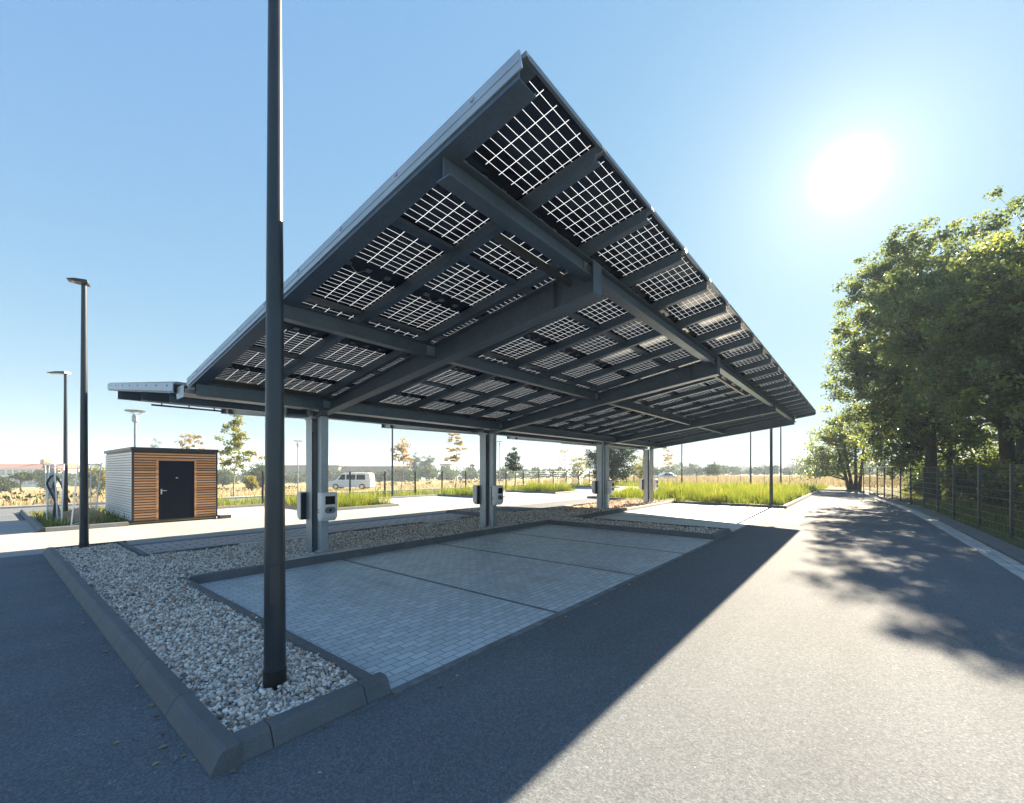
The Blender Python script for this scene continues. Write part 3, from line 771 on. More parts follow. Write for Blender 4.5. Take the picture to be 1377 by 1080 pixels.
lamp(52.0, 16.6, 6.5, .09, 'thin dark lamp post right of the farthest column, under the carport roof edge', left)
lamp(47.5, 8.6, 6.2, .09, 'thin dark lamp post behind the grassy island, left of the thick one', left)
lamp(55.5, 7.1, 7.8, .1, 'thin dark lamp post behind the grassy island, right of the thick one', left+PI, hl=.8)

def disc_lamp(x, y, hgt, r, label):
    z = H(x, y); t = empty('street_lamp', (x, y, z), label, 'street lamp', 'street lamps with round disc heads')
    mb = MB(); mb.tube([(0,0,0),(0,0,hgt-.55)], [.07,.045], 10); mb.build('pole', M['galv_l'], t, smooth=True)
    mb = MB(); mb.tube([(0,0,hgt-.55),(0,0,hgt-.5),(0,0,hgt-.25),(0,0,hgt-.2)], [.05,.12,.12,.06], 12); mb.build('lantern', M['lens'], t, smooth=True)
    mb = MB(); mb.tube([(0,0,hgt-.05),(0,0,hgt),(0,0,hgt+.03)], [r*.9,r,r*.3], 20)
    for k in range(3): a = k*2*PI/3; mb.tube([(.05*math.cos(a),.05*math.sin(a),hgt-.22),(r*.7*math.cos(a),r*.7*math.sin(a),hgt-.03)], .012, 5)
    mb.build('disc_reflector', M['galv_l'], t)
disc_lamp(4.5, 26.0, 4.55, .40, 'pale street lamp with a round disc head rising behind the wooden shed')
disc_lamp(19.0, 41.6, 4.9, .42, 'pale street lamp with a round disc head left of the nearest column')
disc_lamp(46.4, 40.0, 6.2, .5, 'pale street lamp with a round disc head right of the second column')

# ------------------------------------------------------------------ timber shed
sx0, sx1, sy0, sy1, sh = 3.17, 5.61, 18.8, 23.7, 2.55
shed = empty('shed', ((sx0+sx1)/2, (sy0+sy1)/2, 0), 'small flat roofed shed clad in horizontal timber battens with a dark door', 'shed')
SO = Vector(shed.location)
def sb(mb, name, mat, **kw):
    mb.v = [(x-SO.x, y-SO.y, z) for x, y, z in mb.v]; return mb.build(name, mat, shed, **kw)
mb = MB(); mb.box(sx0+.04, sx1-.04, sy0+.05, sy1-.04, .02, sh-.08); sb(mb, 'wall', M['dark'])
dx0, dx1, dz0, dz1 = 3.87, 4.90, .12, 2.14
mb = MB(); nb = 26; z0 = .12; pitch = (sh-.12-z0)/nb
for i in range(nb):
    a, b = z0+i*pitch, z0+(i+1)*pitch-.034
    if b < dz1+.05:
        mb.box(sx0+.06, dx0-.06, sy0+.01, sy0+.045, a, b); mb.box(dx1+.06, sx1-.04, sy0+.01, sy0+.045, a, b)
    else: mb.box(sx0+.06, sx1-.04, sy0+.01, sy0+.045, a, b)
sb(mb, 'front_cladding', M['wood'], bevel=.003)
mb = MB()
for i in range(nb):
    a, b = z0+i*pitch, z0+(i+1)*pitch-.022
    mb.box(sx0+.005, sx0+.036, sy0+.07, sy1-.03, a, b); mb.box(sx1-.036, sx1-.005, sy0+.07, sy1-.03, a, b)
sb(mb, 'side_cladding', M['wood_grey'], bevel=.003)
for a, b in ((sx0, sx0+.055), (sx1-.035, sx1+.01)):
    mb = MB(); mb.box(a, b, sy0, sy0+.06, .08, sh-.08); sb(mb, 'corner_trim', M['dark'])
mb = MB(); mb.box(sx0-.03, sx1+.03, sy0-.04, sy1+.03, sh-.08, sh+.03); sb(mb, 'roof', M['dark'], bevel=.006)
mb = MB(); mb.box(sx0+.02, sx1-.02, sy0+.03, sy1-.03, -.02, .09); sb(mb, 'plinth', M['kerb'])
mb = MB(); mb.box(dx0-.06, dx0, sy0-.004, sy0+.06, .1, dz1+.05); mb.box(dx1, dx1+.06, sy0-.004, sy0+.06, .1, dz1+.05); mb.box(dx0, dx1, sy0-.002, sy0+.06, dz1, dz1+.05)
sb(mb, 'door_frame', M['wood'])
mb = MB(); mb.box(dx0, dx1, sy0+.015, sy0+.048, dz0, dz1); dd = sb(mb, 'door', M['door'], bevel=.004)
mb = MB(); y = sy0-SO.y
mb.tube([(dx0+.08-SO.x,y+.014,1.10),(dx0+.08-SO.x,y-.045,1.10),(dx0+.22-SO.x,y-.045,1.10)], .012, 8); mb.box(dx0+.06-SO.x, dx0+.10-SO.x, y+.004, y+.0145, .98, 1.16)
mb.build('handle', M['steel'], dd)
mb = MB(); mb.box((dx0+dx1)/2-.03-SO.x, (dx0+dx1)/2+.03-SO.x, y+.008, y+.0145, 1.52, 1.56); mb.build('plate', M['steel'], dd)
mb = MB(); mb.box(5.62, 6.0, 18.55, 18.85, 0, .13)
mb.v = [(a-5.8, b-18.7, c) for a, b, c in mb.v]
setp(mb.build('concrete_block', M['kerb'], bevel=.012, loc=(5.8,18.7,0)), 'short grey concrete block lying at the right corner of the shed', 'concrete block')

# ------------------------------------------------------------------ construction fence panels and hose
def cpanel(p, q, lean, label, hgt=2.0):
    p = Vector((*p,0)); q = Vector((*q,0)); t = empty('construction_fence_panel', p, label, 'fence panel', 'mobile construction fence panels by the shed')
    d = q-p; L = d.length; lv = Vector((lean[0],lean[1],0)); top = Vector((0,0,hgt))+lv
    mb = MB()
    for a, b in ((Vector((0,0,.1)), top), (d+Vector((0,0,.1)), d+top), (top, d+top), (Vector((0,0,.12)), d+Vector((0,0,.12)))): mb.tube([a,b], .018, 8)
    mb.build('tube_frame', M['white'] , t, smooth=True)
    mb = MB(); n = int(L/.12)
    for i in range(1, n): a = d*(i/n); mb.tube([a+Vector((0,0,.12)), a+top], .0028, 3, cap=False)
    for k in range(1, 9): h_ = k/9; mb.tube([top*h_, d+top*h_], .0028, 3, cap=False)
    mb.build('wire_mesh', M['galv_l'], t)
cpanel((1.55,22.9),(1.6,20.4),(-.05,.3),'leaning wire fence panel in the weeds, farthest from the lane')
cpanel((1.45,21.9),(1.62,19.6),(.1,.55),'leaning wire fence panel in the middle of the stacked set')
cpanel((1.75,18.75),(2.6,21.3),(.18,.25),'leaning wire fence panel whose white end tube reaches the lane')
cpanel((2.9,24.9),(6.2,24.9),(0,0),'upright wire fence panel just behind the shed')
mb = MB()
def hose(pts, r):
    P = [Vector(p) for p in pts]; out = []
    for i in range(len(P)-1):
        a = P[max(i-1,0)]; b = P[i]; c = P[i+1]; d = P[min(i+2,len(P)-1)]
        for k in range(6):
            s = k/6; out.append(.5*((2*b)+(c-a)*s+(2*a-5*b+4*c-d)*s*s+(3*b-a-3*c+d)*s**3))
    out.append(P[-1]); mb.tube(out, r, 8)
hx, hy = 1.55, 21.2
hose([(0,.0,.1),(.1,-.5,.45),(.0,-.1,.9),(-.1,.45,1.35),(.0,.1,1.62),(.1,-.4,1.5),(.2,-1.2,1.0),(.25,-1.6,.8)], .03)
hose([(-.05,-.8,.05),(.0,-.6,.6),(.05,-.35,1.0),(.0,-.2,1.3),(.1,.0,1.55)], .034)
hose([(.2,.3,.05),(.1,.35,.7),(.0,.5,1.2)], .03)
setp(mb.build('drain_hose', M['tyre'], smooth=True, loc=(hx,hy,0)), 'thick black corrugated hose looped over the leaning fence panels', 'hose')
# heap of sand beside the shed
rg = np.random.default_rng(5); g = 26; V = []; Fc = []
for j in range(g):
    for i in range(g):
        x = -1+2*i/(g-1); y = -1+2*j/(g-1); r = math.hypot(x, y)
        V.append((x*.85, y*2.1, max(0,(1-r*r))*.34*(1+.25*math.sin(4*x+3*y))+rg.normal(0,.012)-.02))
for j in range(g-1):
    for i in range(g-1): Fc.append((j*g+i, j*g+i+1, (j+1)*g+i+1, (j+1)*g+i))
o = npmesh('sand_heap', np.array(V), np.array(Fc), M['dirt'], smooth=True, loc=(2.25,21.9,.06)); setp(o, 'low heap of orange sand left of the wooden shed', 'sand', None, 'stuff')
sheet('island_soil', [rect(1.2,5.55,18.66,28)], M['land'], .06)
sheet('island_soil', [rect(9.3,13.3,18.4,23.4)], M['land'], .09)
sheet('island_soil', [rect(20.4,22.0,18.6,23.4)], M['land'], .09)
sheet('island_soil', [rect(27.9,31.4,18.4,23.4)], M['land'], .09)
sheet('island_soil', [[(24.15,3.0),(45.3,3.0),(45.3,8.9),(40,13.9),(25,13.9),(24.3,10.9),(24.15,8.2)]], M['land'], .09)

# ------------------------------------------------------------------ fences
def mesh_fence(line, hgt, label, name='mesh_fence', step=2.5, z0=.02, wires=True, wr=.004, pw=.03, dbl=True, vstep=.05):
    pts = resample(line, step); t = empty(name, (pts[0][0], pts[0][1], H(*pts[0])), label, 'fence')
    O = Vector(t.location)
    for p in pts:
        z = H(*p)+z0; mb = MB(); mb.box(p[0]-O.x-pw, p[0]-O.x+pw, p[1]-O.y-pw*.7, p[1]-O.y+pw*.7, z-O.z-.1, z-O.z+hgt)
        mb.build('post', M['dark'], t)
    for a, b in zip(pts, pts[1:]):
        mb = MB(); A = Vector((a[0],a[1],H(*a)+z0))-O; B = Vector((b[0],b[1],H(*b)+z0))-O
        sd = (B-A).cross(Vector((0,0,1))).normalized()*.008
        nh = int((hgt-.1)/.2)
        for k in range(nh+1):
            z = Vector((0,0,.06+k*(hgt-.1)/nh))
            for s_ in ((-1,1) if dbl else (0,)): mb.tube([A+z+sd*s_, B+z+sd*s_], wr, 4, cap=False)
        if wires:
            n = int((B-A).length/vstep)
            for i in range(1, n): q = A+(B-A)*(i/n); mb.tube([q+Vector((0,0,.05)), q+Vector((0,0,hgt-.03))], .0025, 3, cap=False)
        mb.build('mesh_panel', M['galvfence'], t)
    return t
M['galvfence'] = simple('fence_wire', (.035,.05,.055), .35, .3, .1)
FL = [(-6,-3.1),(11.9,-3.1),(16.83,-2.89),(19.57,-2.64),(21.94,-2.39),(25.3,-2.2),(29.1,-1.76),(34.08,-1.27),(38.57,-.75),(43.53,0),(45.6,.2)]
mesh_fence(FL, 1.9, 'dark green double rod mesh fence curving along the right edge of the driveway', z0=.08, wr=.0075, pw=.045, vstep=.1)
mesh_fence([(9.4,24.6),(63,24.6)], 1.72, 'dark mesh fence with evenly spaced posts along the rear verge', z0=.02, wires=False, wr=.0035, dbl=False, pw=.045)
mesh_fence([(57.5,24),(57.5,-14)], 1.6, 'far mesh fence with thin posts in front of the dry field', z0=.02, wires=False, wr=.003, dbl=False)
sheet('fence_verge', [offset(GUT[1:],.62)[::-1]+offset(GUT[1:],6)], M['land'], .10)

# ------------------------------------------------------------------ vegetation
def leaves(centers, radii, n_each, size, rg, flat=1.0):
    C = np.repeat(centers, n_each, 0); R = np.repeat(radii, n_each)
    n = len(C); d = rg.normal(size=(n,3)); d /= np.linalg.norm(d,axis=1)[:,None]; d *= (rg.uniform(0,1,n)**.55)[:,None]; d[:,2] *= .7*flat
    P = C + d*R[:,None]
    s = size*rg.uniform(.65,1.35,n)
    Rm = rotmats(n, rg)
    kite = np.array([(0,-.5,0),(.33,.02,.08),(0,.55,0),(-.33,.02,.08)])
    V = np.einsum('nij,kj->nki', Rm, kite)*s[:,None,None] + P[:,None,:]
    cl = np.repeat(rg.uniform(0,1,len(centers)), n_each)
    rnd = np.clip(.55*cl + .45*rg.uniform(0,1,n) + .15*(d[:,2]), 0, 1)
    return V.reshape(-1,3), np.arange(n*4).reshape(-1,4), np.repeat(rnd, 4)
def tree(x, y, label, hgt, ell, ncl, nleaf, size, seed, leafmat='leaf', bark='bark', tr=.22, cr=(.55,.95), group=None, name='tree', trunks=((0,0),), limbs=12, cat='tree', flat=1.0, shell=.5, yellow=None, zb=0):
    """ell: crown made of several ellipsoids (dx,dy,zc,rx,ry,rz) ; clusters of leaves on real branches"""
    rg = np.random.default_rng(seed); z = H(x,y)+zb
    t = empty(name, (x,y,z), label, cat, group)
    vol = np.array([e[3]*e[4]*e[5] for e in ell]); pick = rg.choice(len(ell), ncl, p=vol/vol.sum())
    d = rg.normal(size=(ncl,3)); d /= np.linalg.norm(d,axis=1)[:,None]; d *= (rg.uniform(0.05,1,ncl)**shell)[:,None]
    E = np.array(ell)[pick]; C = E[:,:3] + d*E[:,3:6]
    C += rg.normal(0,.12,C.shape)*E[:,3:4]*.5
    C = C[C[:,2] > .35]; ncl = len(C)
    rad = rg.uniform(cr[0], cr[1], ncl)
    mb = MB(); nodes = []
    top = hgt*.82
    for (ox, oy) in trunks:
        pts = []; rr = []
        lx, ly = rg.normal(0,.12,2)
        for k in range(7):
            f = k/6; pts.append((ox*(.4+f)+lx*f*2+.12*math.sin(f*5+seed), oy*(.4+f)+ly*f*2+.1*math.cos(f*4+seed)-.1, top*f-.1)); rr.append(tr*(1-.82*f)*(1.35 if k == 0 else 1))
        mb.tube(pts, rr, 9); nodes += [(Vector(p), r) for p, r in zip(pts[1:], rr[1:])]
    base_nodes = list(nodes)
    order = rg.permutation(ncl)
    for i in order[:limbs]:                               # main limbs
        c = Vector(C[i]); cand = [nd for nd in base_nodes if nd[0].z < c.z*.9+.3] or base_nodes[:1]
        nd = min(cand, key=lambda q: (q[0]-c).length + abs(q[0].z - c.z*.55)*.6)
        a = nd[0]; r0 = nd[1]*.55; mid1 = a.lerp(c,.35)+Vector((rg.normal(0,.15),rg.normal(0,.15),.25)); mid2 = a.lerp(c,.7)+Vector((rg.normal(0,.2),rg.normal(0,.2),.2))
        mb.tube([a,mid1,mid2,c], [r0,r0*.7,r0*.45,r0*.15], 6, cap=False)
        nodes += [(mid1,r0*.7),(mid2,r0*.45),(a.lerp(mid1,.5),r0*.8)]
    tw = np.array([n_[0][:] for n_ in nodes]); 
    for i in order[limbs:]:
        c = C[i]; k = int(np.argmin(np.linalg.norm(tw-c,axis=1))); a = nodes[k][0]; r0 = min(nodes[k][1]*.5, tr*.16)
        cc = Vector(c); m_ = a.lerp(cc,.5)+Vector(rg.normal(0,.12,3))
        mb.tube([a,m_,cc], [r0,r0*.6,r0*.2], 4, cap=False)
    mb.build('trunk', M[bark], t, smooth=True)
    V, Fc, R = leaves(C, rad, nleaf, size, rg, flat)
    npmesh('crown', V, Fc, M[leafmat], t, R)
    if yellow:
        (yx,yy,yz,yr,nn) = yellow
        Cy = np.array([yx,yy,yz])+rg.normal(0,.5,(nn,3))*yr; V, Fc, R = leaves(Cy, np.full(nn,.45), 70, size*1.1, rg); npmesh('yellow_foliage', V, Fc, M['leaf_y'], t, R)
    return t
GT = 'broad trees behind the right-hand fence'
tree(34, -2.9, 'tall broad oak, its rounded crown leaning out over the driveway from behind the fence', 15.5,
     [(0,.5,10.3,3.6,3.9,4.6),(-.5,2.2,7.2,3.2,3.0,3.4),(.4,1.4,5.0,3.0,3.2,2.2),(0,-1.4,7.5,3.4,3.4,4.5),(-1.0,2.2,12.6,2.4,2.3,2.1),(-.8,3.0,8.6,2.0,1.7,2.4),(-.6,.6,14.0,2.2,2.2,1.8),(-2.4,2.4,12.6,1.9,2.0,1.9)], 900, 80, .14, 11, cr=(.3,.62), group=GT, tr=.30, limbs=26)
tree(28.6, -5.4, 'tallest oak at the right edge of the picture, crown reaching highest above the fence', 13.6,
     [(0,.4,9.7,3.9,4.0,3.9),(1.2,1.6,11.3,2.6,2.6,2.1),(-1.5,3.3,9.3,2.1,2.3,2.2),(-.5,1.0,6.6,3.8,3.6,3.2),(.8,-2,8,3.8,3.8,4)], 780, 80, .14, 12, cr=(.3,.62), group=GT, tr=.33, trunks=((0,0),(.9,.5)), limbs=28)
tree(20.6, -6.0, 'leafy tree whose branches just enter the right edge of the picture', 10.4, [(0,.6,6.9,3.4,3.7,3.1),(0,2.0,5.2,3.2,2.6,2.0),(2.9,4.0,7.8,2.3,2.2,2.0)], 700, 75, .135, 13, cr=(.3,.6), group=GT, tr=.26, limbs=18)
tree(41.5, -8.5, 'darker tree filling the gap deep behind the fence', 11.5, [(0,0,6.8,4.6,4.6,4.6),(0,0,3.2,4.4,4.4,2.6)], 330, 70, .20, 14, group=GT, tr=.28, limbs=14)
tree(38.2, -3.9, 'smaller tree with low branches behind the middle of the right-hand fence', 9.5, [(0,.6,5.6,2.9,3.1,3.8),(0,1.6,3.3,2.6,2.4,1.8)], 260, 75, .17, 15, group=GT, tr=.2, limbs=14)
tree(47.9, .75, 'small many-stemmed tree with a yellow-green patch where the driveway ends', 7.6,
     [(0,1.2,3.6,2.4,2.7,2.5),(-.3,2.6,2.0,1.7,2.0,1.2),(0,-.3,5.2,2.2,2.2,1.9)], 190, 60, .17, 16, tr=.15, trunks=((0,0),(.3,.5),(-.2,-.5),(.1,1.0)), limbs=16, yellow=(-1.2,1.3,4.4,.9,9))
# undergrowth behind the fence
GB = 'bushes behind the right-hand fence'
BL = ['low dark bush behind the fence nearest the right edge', 'rounded dark bush behind the fence, second from the right edge', 'dense bush behind the fence below the tallest oak', 'wide bush behind the fence between the two big oaks',
      'bush behind the fence below the leaning oak', 'sparse bush far along the right-hand fence', 'bush deep in the shade behind the fence at the far end', 'bright leaved shrub catching the sun behind the fence',
      'thicket pressed against the wires near the right edge', 'thicket between the two nearest trunks behind the fence', 'thicket at the foot of the tallest oak', 'thicket just beyond the tallest oak', 'thicket at the foot of the leaning oak', 'thicket against the far third of the right-hand fence', 'dark shrub mass behind the end of the right-hand fence', 'dark shrub beyond the many-stemmed tree at the driveway end']
for k, (bx, by, hh) in enumerate([(13.5,-6.6,2.6),(17.6,-7.4,3.0),(23.0,-7.6,3.2),(27.6,-8.6,3.4),(33.2,-7.2,3.2),(38.8,-6.0,2.8),(45.0,-4.6,2.8),(22.0,-4.8,1.7),(16.0,-5.6,2.3),(20.2,-6.4,2.5),(25.4,-5.9,2.4),(30.4,-5.8,2.6),(35.9,-4.9,2.4),(41.6,-3.6,2.3),(47.5,-7.5,3.4),(52,-5,3.2)]):
    tree(bx, by, BL[k], hh, [(0,0,hh*.5,2.3,1.5,hh*.5),(.8,0,hh*.4,1.8,1.2,hh*.4)] if k != 7 else [(0,0,.9,.7,.7,.7)], 150 if k != 7 else 22, 60, .14, 30+k, group=GB, tr=.05, name='bush', cat='bush', limbs=8, leafmat='leaf' if k != 7 else 'leaf_y', cr=(.35,.6))
def at(px, Z): X = (px-688.5)/F*Z; return (X*.631094+Z*.775706, -X*.775706+Z*.631094)
# young street trees and others seen under the roof
GM = 'young maples along the road'
def yt(px, Z, *a, **k):
    x, y = at(px, Z); return tree(x, y, *a, **k)
yt(313.5, 31, 'slender young maple with green and orange leaves just right of the shed', 6.2,
     [(0,0,2.9,1.0,1.0,.9),(0,0,4.3,1.0,1.0,1.1),(.1,0,5.5,.5,.5,.8),(1.0,-.8,3.1,.7,.7,.5)], 64, 44, .15, 41, 'leaf_red', 'bark_pale', .06, (.22,.42), name='maple_tree', limbs=16, group=GM)
yt(255, 34, 'pale sparse young maple rising behind the shed roof', 5.3, [(0,0,4.1,.8,.8,1.2)], 24, 30, .13, 42, 'leaf_pale', 'bark_pale', .05, (.18,.36), name='maple_tree', limbs=10, group=GM)
yt(540, 36, 'pale orange young maple left of the second column beside the thin lamp post', 4.5, [(0,0,3.0,.95,.95,.9),(0,0,3.9,.6,.6,.7)], 36, 34, .13, 43, 'leaf_pale', 'bark_pale', .05, (.2,.38), name='maple_tree', limbs=12, group=GM)
yt(611, 37, 'orange leaved young maple with tiered branches left of the second column', 5.0, [(0,0,2.9,1.0,1.0,.3),(0,0,3.6,1.1,1.1,.22),(0,0,4.2,.95,.95,.2),(0,0,4.75,.6,.6,.25)], 40, 34, .13, 44, 'leaf_pale', 'bark_pale', .05, (.18,.32), name='maple_tree', limbs=14, flat=.45, group=GM)
yt(690.5, 45, 'small green cone-shaped tree just right of the second column', 4.6, [(0,0,2.3,1.05,1.05,.5),(0,0,3.1,.75,.75,.6),(0,0,3.9,.38,.38,.7)], 70, 40, .13, 45, 'leaf_con', 'bark', .06, (.22,.38), name='young_tree', limbs=12)
yt(757, 48, 'nearly bare young tree between the second and third columns', 5.0, [(0,0,3.4,.9,.9,1.4)], 12, 16, .13, 46, 'leaf_pale', 'bark_pale', .04, (.2,.32), name='young_tree', limbs=10)
yt(779, 52, 'yellowish leaning young tree left of the third column', 4.4, [(.2,0,2.6,1.5,1.5,1.2)], 34, 30, .15, 47, 'leaf_y', 'bark_pale', .06, (.25,.45), name='young_tree', limbs=10)
yt(823, 49, 'dense dark conifer half hidden by the third column', 5.6, [(0,0,2.9,2.7,2.7,2.2),(.6,-.7,3.6,1.9,1.9,1.7),(-.8,.9,3.2,1.9,1.9,1.8),(0,0,1.5,2.4,2.4,1.2)], 340, 70, .13, 48, 'leaf_con', 'bark', .16, (.35,.6), name='conifer', limbs=14)
yt(862, 62, 'yellow-green bush-like tree right of the dark conifer', 4.4, [(0,0,2.2,1.8,1.8,1.8)], 60, 40, .16, 49, 'leaf_y', 'bark', .08, (.35,.6), name='young_tree', limbs=8)
yt(899, 66, 'reddish young maple beyond the grass right of the farthest column', 6.0, [(0,0,3.6,1.1,1.1,1.9)], 26, 28, .16, 50, 'leaf_pale', 'bark_pale', .05, (.25,.42), name='young_tree', limbs=10)
def far_tree(px, Z, ytop, wpx, label, seed, leafmat='leaf_far', name='distant_tree', tall=1.0, trunk=.15, nl=46, ytrunk=0):
    x, y = at(px, Z); z = H(x, y); hg = 1.8+(632.7-ytop)/F*Z - z; r = wpx/F*Z/2; zt = ytrunk
    tree(x, y, label, hg, [(0,0,zt+(hg-zt)*.52,r,r,(hg-zt)*.46),(r*.2,0,zt+(hg-zt)*.38,r*.85,r*.85,(hg-zt)*.34)], 70, nl, .05*r+.16, seed, leafmat, 'bark', trunk, (r*.22+.15, r*.36+.2), name=name, limbs=8)
far_tree(31, 62, 637, 22, 'small round tree on a thin trunk in front of the red-roofed building', 60, ytrunk=1.8)
far_tree(2, 60, 640, 26, 'round green tree cut off by the left edge of the picture', 61)
far_tree(62, 80, 621, 26, 'dark green tree in front of the right end of the red-roofed building', 62)
far_tree(132, 60, 622, 36, 'yellow-green tree between the near lamp post and the shed', 63, 'leaf_red')
far_tree(210, 150, 585, 22, 'distant grey-green tree rising above the shed roof', 64, nl=70)
far_tree(338, 52, 640, 14, 'bright green shrub-like tree right of the young maple', 65, 'leaf_y')
far_tree(352, 75, 624, 40, 'broad green tree touching the left edge of the near lamp post', 66)
far_tree(300, 90, 627, 26, 'dark green tree behind the young maple at the shed corner', 67)
far_tree(559, 150, 609, 19, 'left one of two hazy poplars behind the rear fence', 68, nl=70)
far_tree(574, 152, 607, 20, 'right one of two hazy poplars behind the rear fence', 69, nl=70)
far_tree(958, 110, 621, 22, 'round hazy tree standing alone beyond the far fence', 70)

def wood(name, px0, px1, Z0, Z1, ytop0, ytop1, n, label, seed, size=.75, mat='leaf_far'):
    rg = np.random.default_rng(seed); C = []; R = []
    for i in range(n):
        px = px0+(px1-px0)*(i+rg.uniform(-.5,.5))/n; Z = rg.uniform(Z0, Z1); x, y = at(px, Z); z = H(x,y)
        top = 1.8+(632.7-rg.uniform(ytop0,ytop1))/F*Z; hg = top-z; r = rg.uniform(.4,.75)*hg
        for k in range(12):
            a = rg.uniform(0,2*PI); q = rg.uniform(0,1)**.5
            C.append((x+r*.7*q*math.cos(a), y+r*.7*q*math.sin(a), z+hg*rg.uniform(.12,.88)*(1-.25*q))); R.append(r*.42)
    V, Fc, Rn = leaves(np.array(C), np.array(R), 34, size, rg); o = npmesh(name, V, Fc, M[mat], None, Rn)
    return setp(o, label, 'woodland', None, 'stuff')
wood('far_wood', 90, 520, 125, 165, 627, 633, 44, 'hazy line of trees across the fields behind the shed and nearest column', 80)
wood('far_wood', 500, 900, 130, 175, 622, 632, 46, 'hazy line of trees across the fields behind the middle columns', 81)
wood('far_wood', 860, 1140, 170, 260, 621, 631, 40, 'pale hazy line of trees beyond the dry field on the right', 82, 1.1)
wood('far_wood', -40, 120, 210, 240, 628, 634, 16, 'hazy trees round the red-roofed building', 83, 1.0)
wood('far_wood', 850, 1300, 420, 560, 622, 627, 50, 'faint bluish wooded ridge on the horizon at the right', 84, 2.6)
wood('far_wood', 1100, 1500, 130, 170, 600, 622, 26, 'woodland glimpsed through the fence behind the broad trees', 85, .9)

def blades(name, polys, per_m2, h0, h1, wd, mat, label, seed, cat='grass', clump=.0, keep=None):
    rg = np.random.default_rng(seed); P = []
    for (x0,x1,y0,y1) in polys:
        n = int((x1-x0)*(y1-y0)*per_m2); P.append(np.stack([rg.uniform(x0,x1,n), rg.uniform(y0,y1,n)],1))
    P = np.concatenate(P)
    nz = np.sin(P[:,0]*1.7+1.3*np.sin(P[:,1]*2.1))*np.sin(P[:,1]*1.9+seed)+.5*np.sin(P[:,0]*4.1+P[:,1]*3.3)
    if clump: P = P[nz > rg.uniform(-1.2, 1.2, len(P))*clump-.2]; nz = np.sin(P[:,0]*1.7+1.3*np.sin(P[:,1]*2.1))*np.sin(P[:,1]*1.9+seed)+.5*np.sin(P[:,0]*4.1+P[:,1]*3.3)
    if keep is not None: m_ = keep(P); P = P[m_]; nz = nz[m_]
    n = len(P); z = np.array([H(a,b) for a,b in P]); h = rg.uniform(h0*.7,h1,n)*(1+.34*nz)*rg.choice([1,1,1,1.35],n)
    a = rg.uniform(0,2*PI,n); lean = rg.uniform(.05,.45,n)*h; la = rg.uniform(0,2*PI,n)
    sx, sy = np.cos(a)*wd/2, np.sin(a)*wd/2; lx, ly = np.cos(la)*lean, np.sin(la)*lean
    b = np.stack([P[:,0],P[:,1],z],1)
    v0 = b+np.stack([sx,sy,0*h],1); v1 = b-np.stack([sx,sy,0*h],1)
    v2 = b+np.stack([lx*.35-sx*.8,ly*.35-sy*.8,h*.55],1); v3 = b+np.stack([lx*.35+sx*.8,ly*.35+sy*.8,h*.55],1)
    v4 = b+np.stack([lx-sx*.1,ly-sy*.1,h],1); v5 = b+np.stack([lx+sx*.1,ly+sy*.1,h],1)
    V = np.stack([v0,v1,v2,v3,v4,v5],1).reshape(-1,3); k = np.arange(n)*6
    Fc = np.concatenate([np.stack([k,k+1,k+2,k+3],1), np.stack([k+3,k+2,k+4,k+5],1)])
    o = npmesh(name, V, Fc, mat, None, np.repeat(np.clip(.5*rg.uniform(0,1,n)+.28+.22*nz,0,1),6))
    return setp(o, label, cat, None, 'stuff')
blades('tall_grass', [(24.25,27,3.1,8.2),(27,33,3.1,10)], 420, .38,.62,.022, M['grass'], 'bright backlit tall grass at the front of the island by the thick lamp post', 100, clump=.6)
blades('tall_grass', [(33,45,3.1,9.5),(25.2,38,9,13.8)], 120, .35,.6,.04, M['grass'], 'tall green grass on the rear of the large island', 101, clump=.7)
blades('tall_grass', [(9.4,13.2,18.5,23)], 420, .24,.52,.022, M['grass'], 'tall bright grass on the island behind the nearest column', 102, clump=.5)
blades('tall_grass', [(20.5,21.9,18.8,23)], 380, .35,.6,.025, M['grass'], 'tall grass on the narrow island behind the second column', 103, clump=.6)
blades('tall_grass', [(28,31.3,18.6,23)], 300, .4,.7,.03, M['grass'], 'tall grass on the island left of the third column', 104, clump=.6)
blades('verge_grass', [(5.8,30,23.5,28.4),(30,60,23.5,28.4)], 75, .12,.40,.03, M['grass'], 'green verge grass under the rear fence', 105, clump=1.0)
blades('verge_grass', [(45.6,57,2.9,23)], 60, .15,.4,.04, M['grass'], 'grass beyond the far kerb of the car park', 106, clump=1.0)
blades('dry_grass', [(5,95,35.6,62)], 4, .12,.35,.07, M['straw'], 'dry straw-coloured grass across the road behind the rear fence', 107, clump=1.2)
blades('dry_grass', [(58,120,-10,45)], 9, .3,.7,.10, M['straw'], 'dry pinkish field grass beyond the far fence', 108, clump=1.5)
blades('dry_grass', [(-30,6,36,75)], 8, .15,.4,.07, M['straw'], 'yellow grass field beyond the road on the left', 109, clump=1.2)
blades('weeds', [(1.2,3.1,18.8,24.2)], 240, .10,.34,.03, M['grass'], 'green weeds round the leaning fence panels', 110, clump=.9)
blades('fence_grass', [(5,46,-4.6,-2.0)], 200, .10,.30,.015, M['grass'], 'shaded grass along the foot of the right-hand fence', 111, clump=1.1,
       keep=lambda P: P[:,1] < np.interp(P[:,0],[p[0] for p in FL],[p[1] for p in FL])+.15)
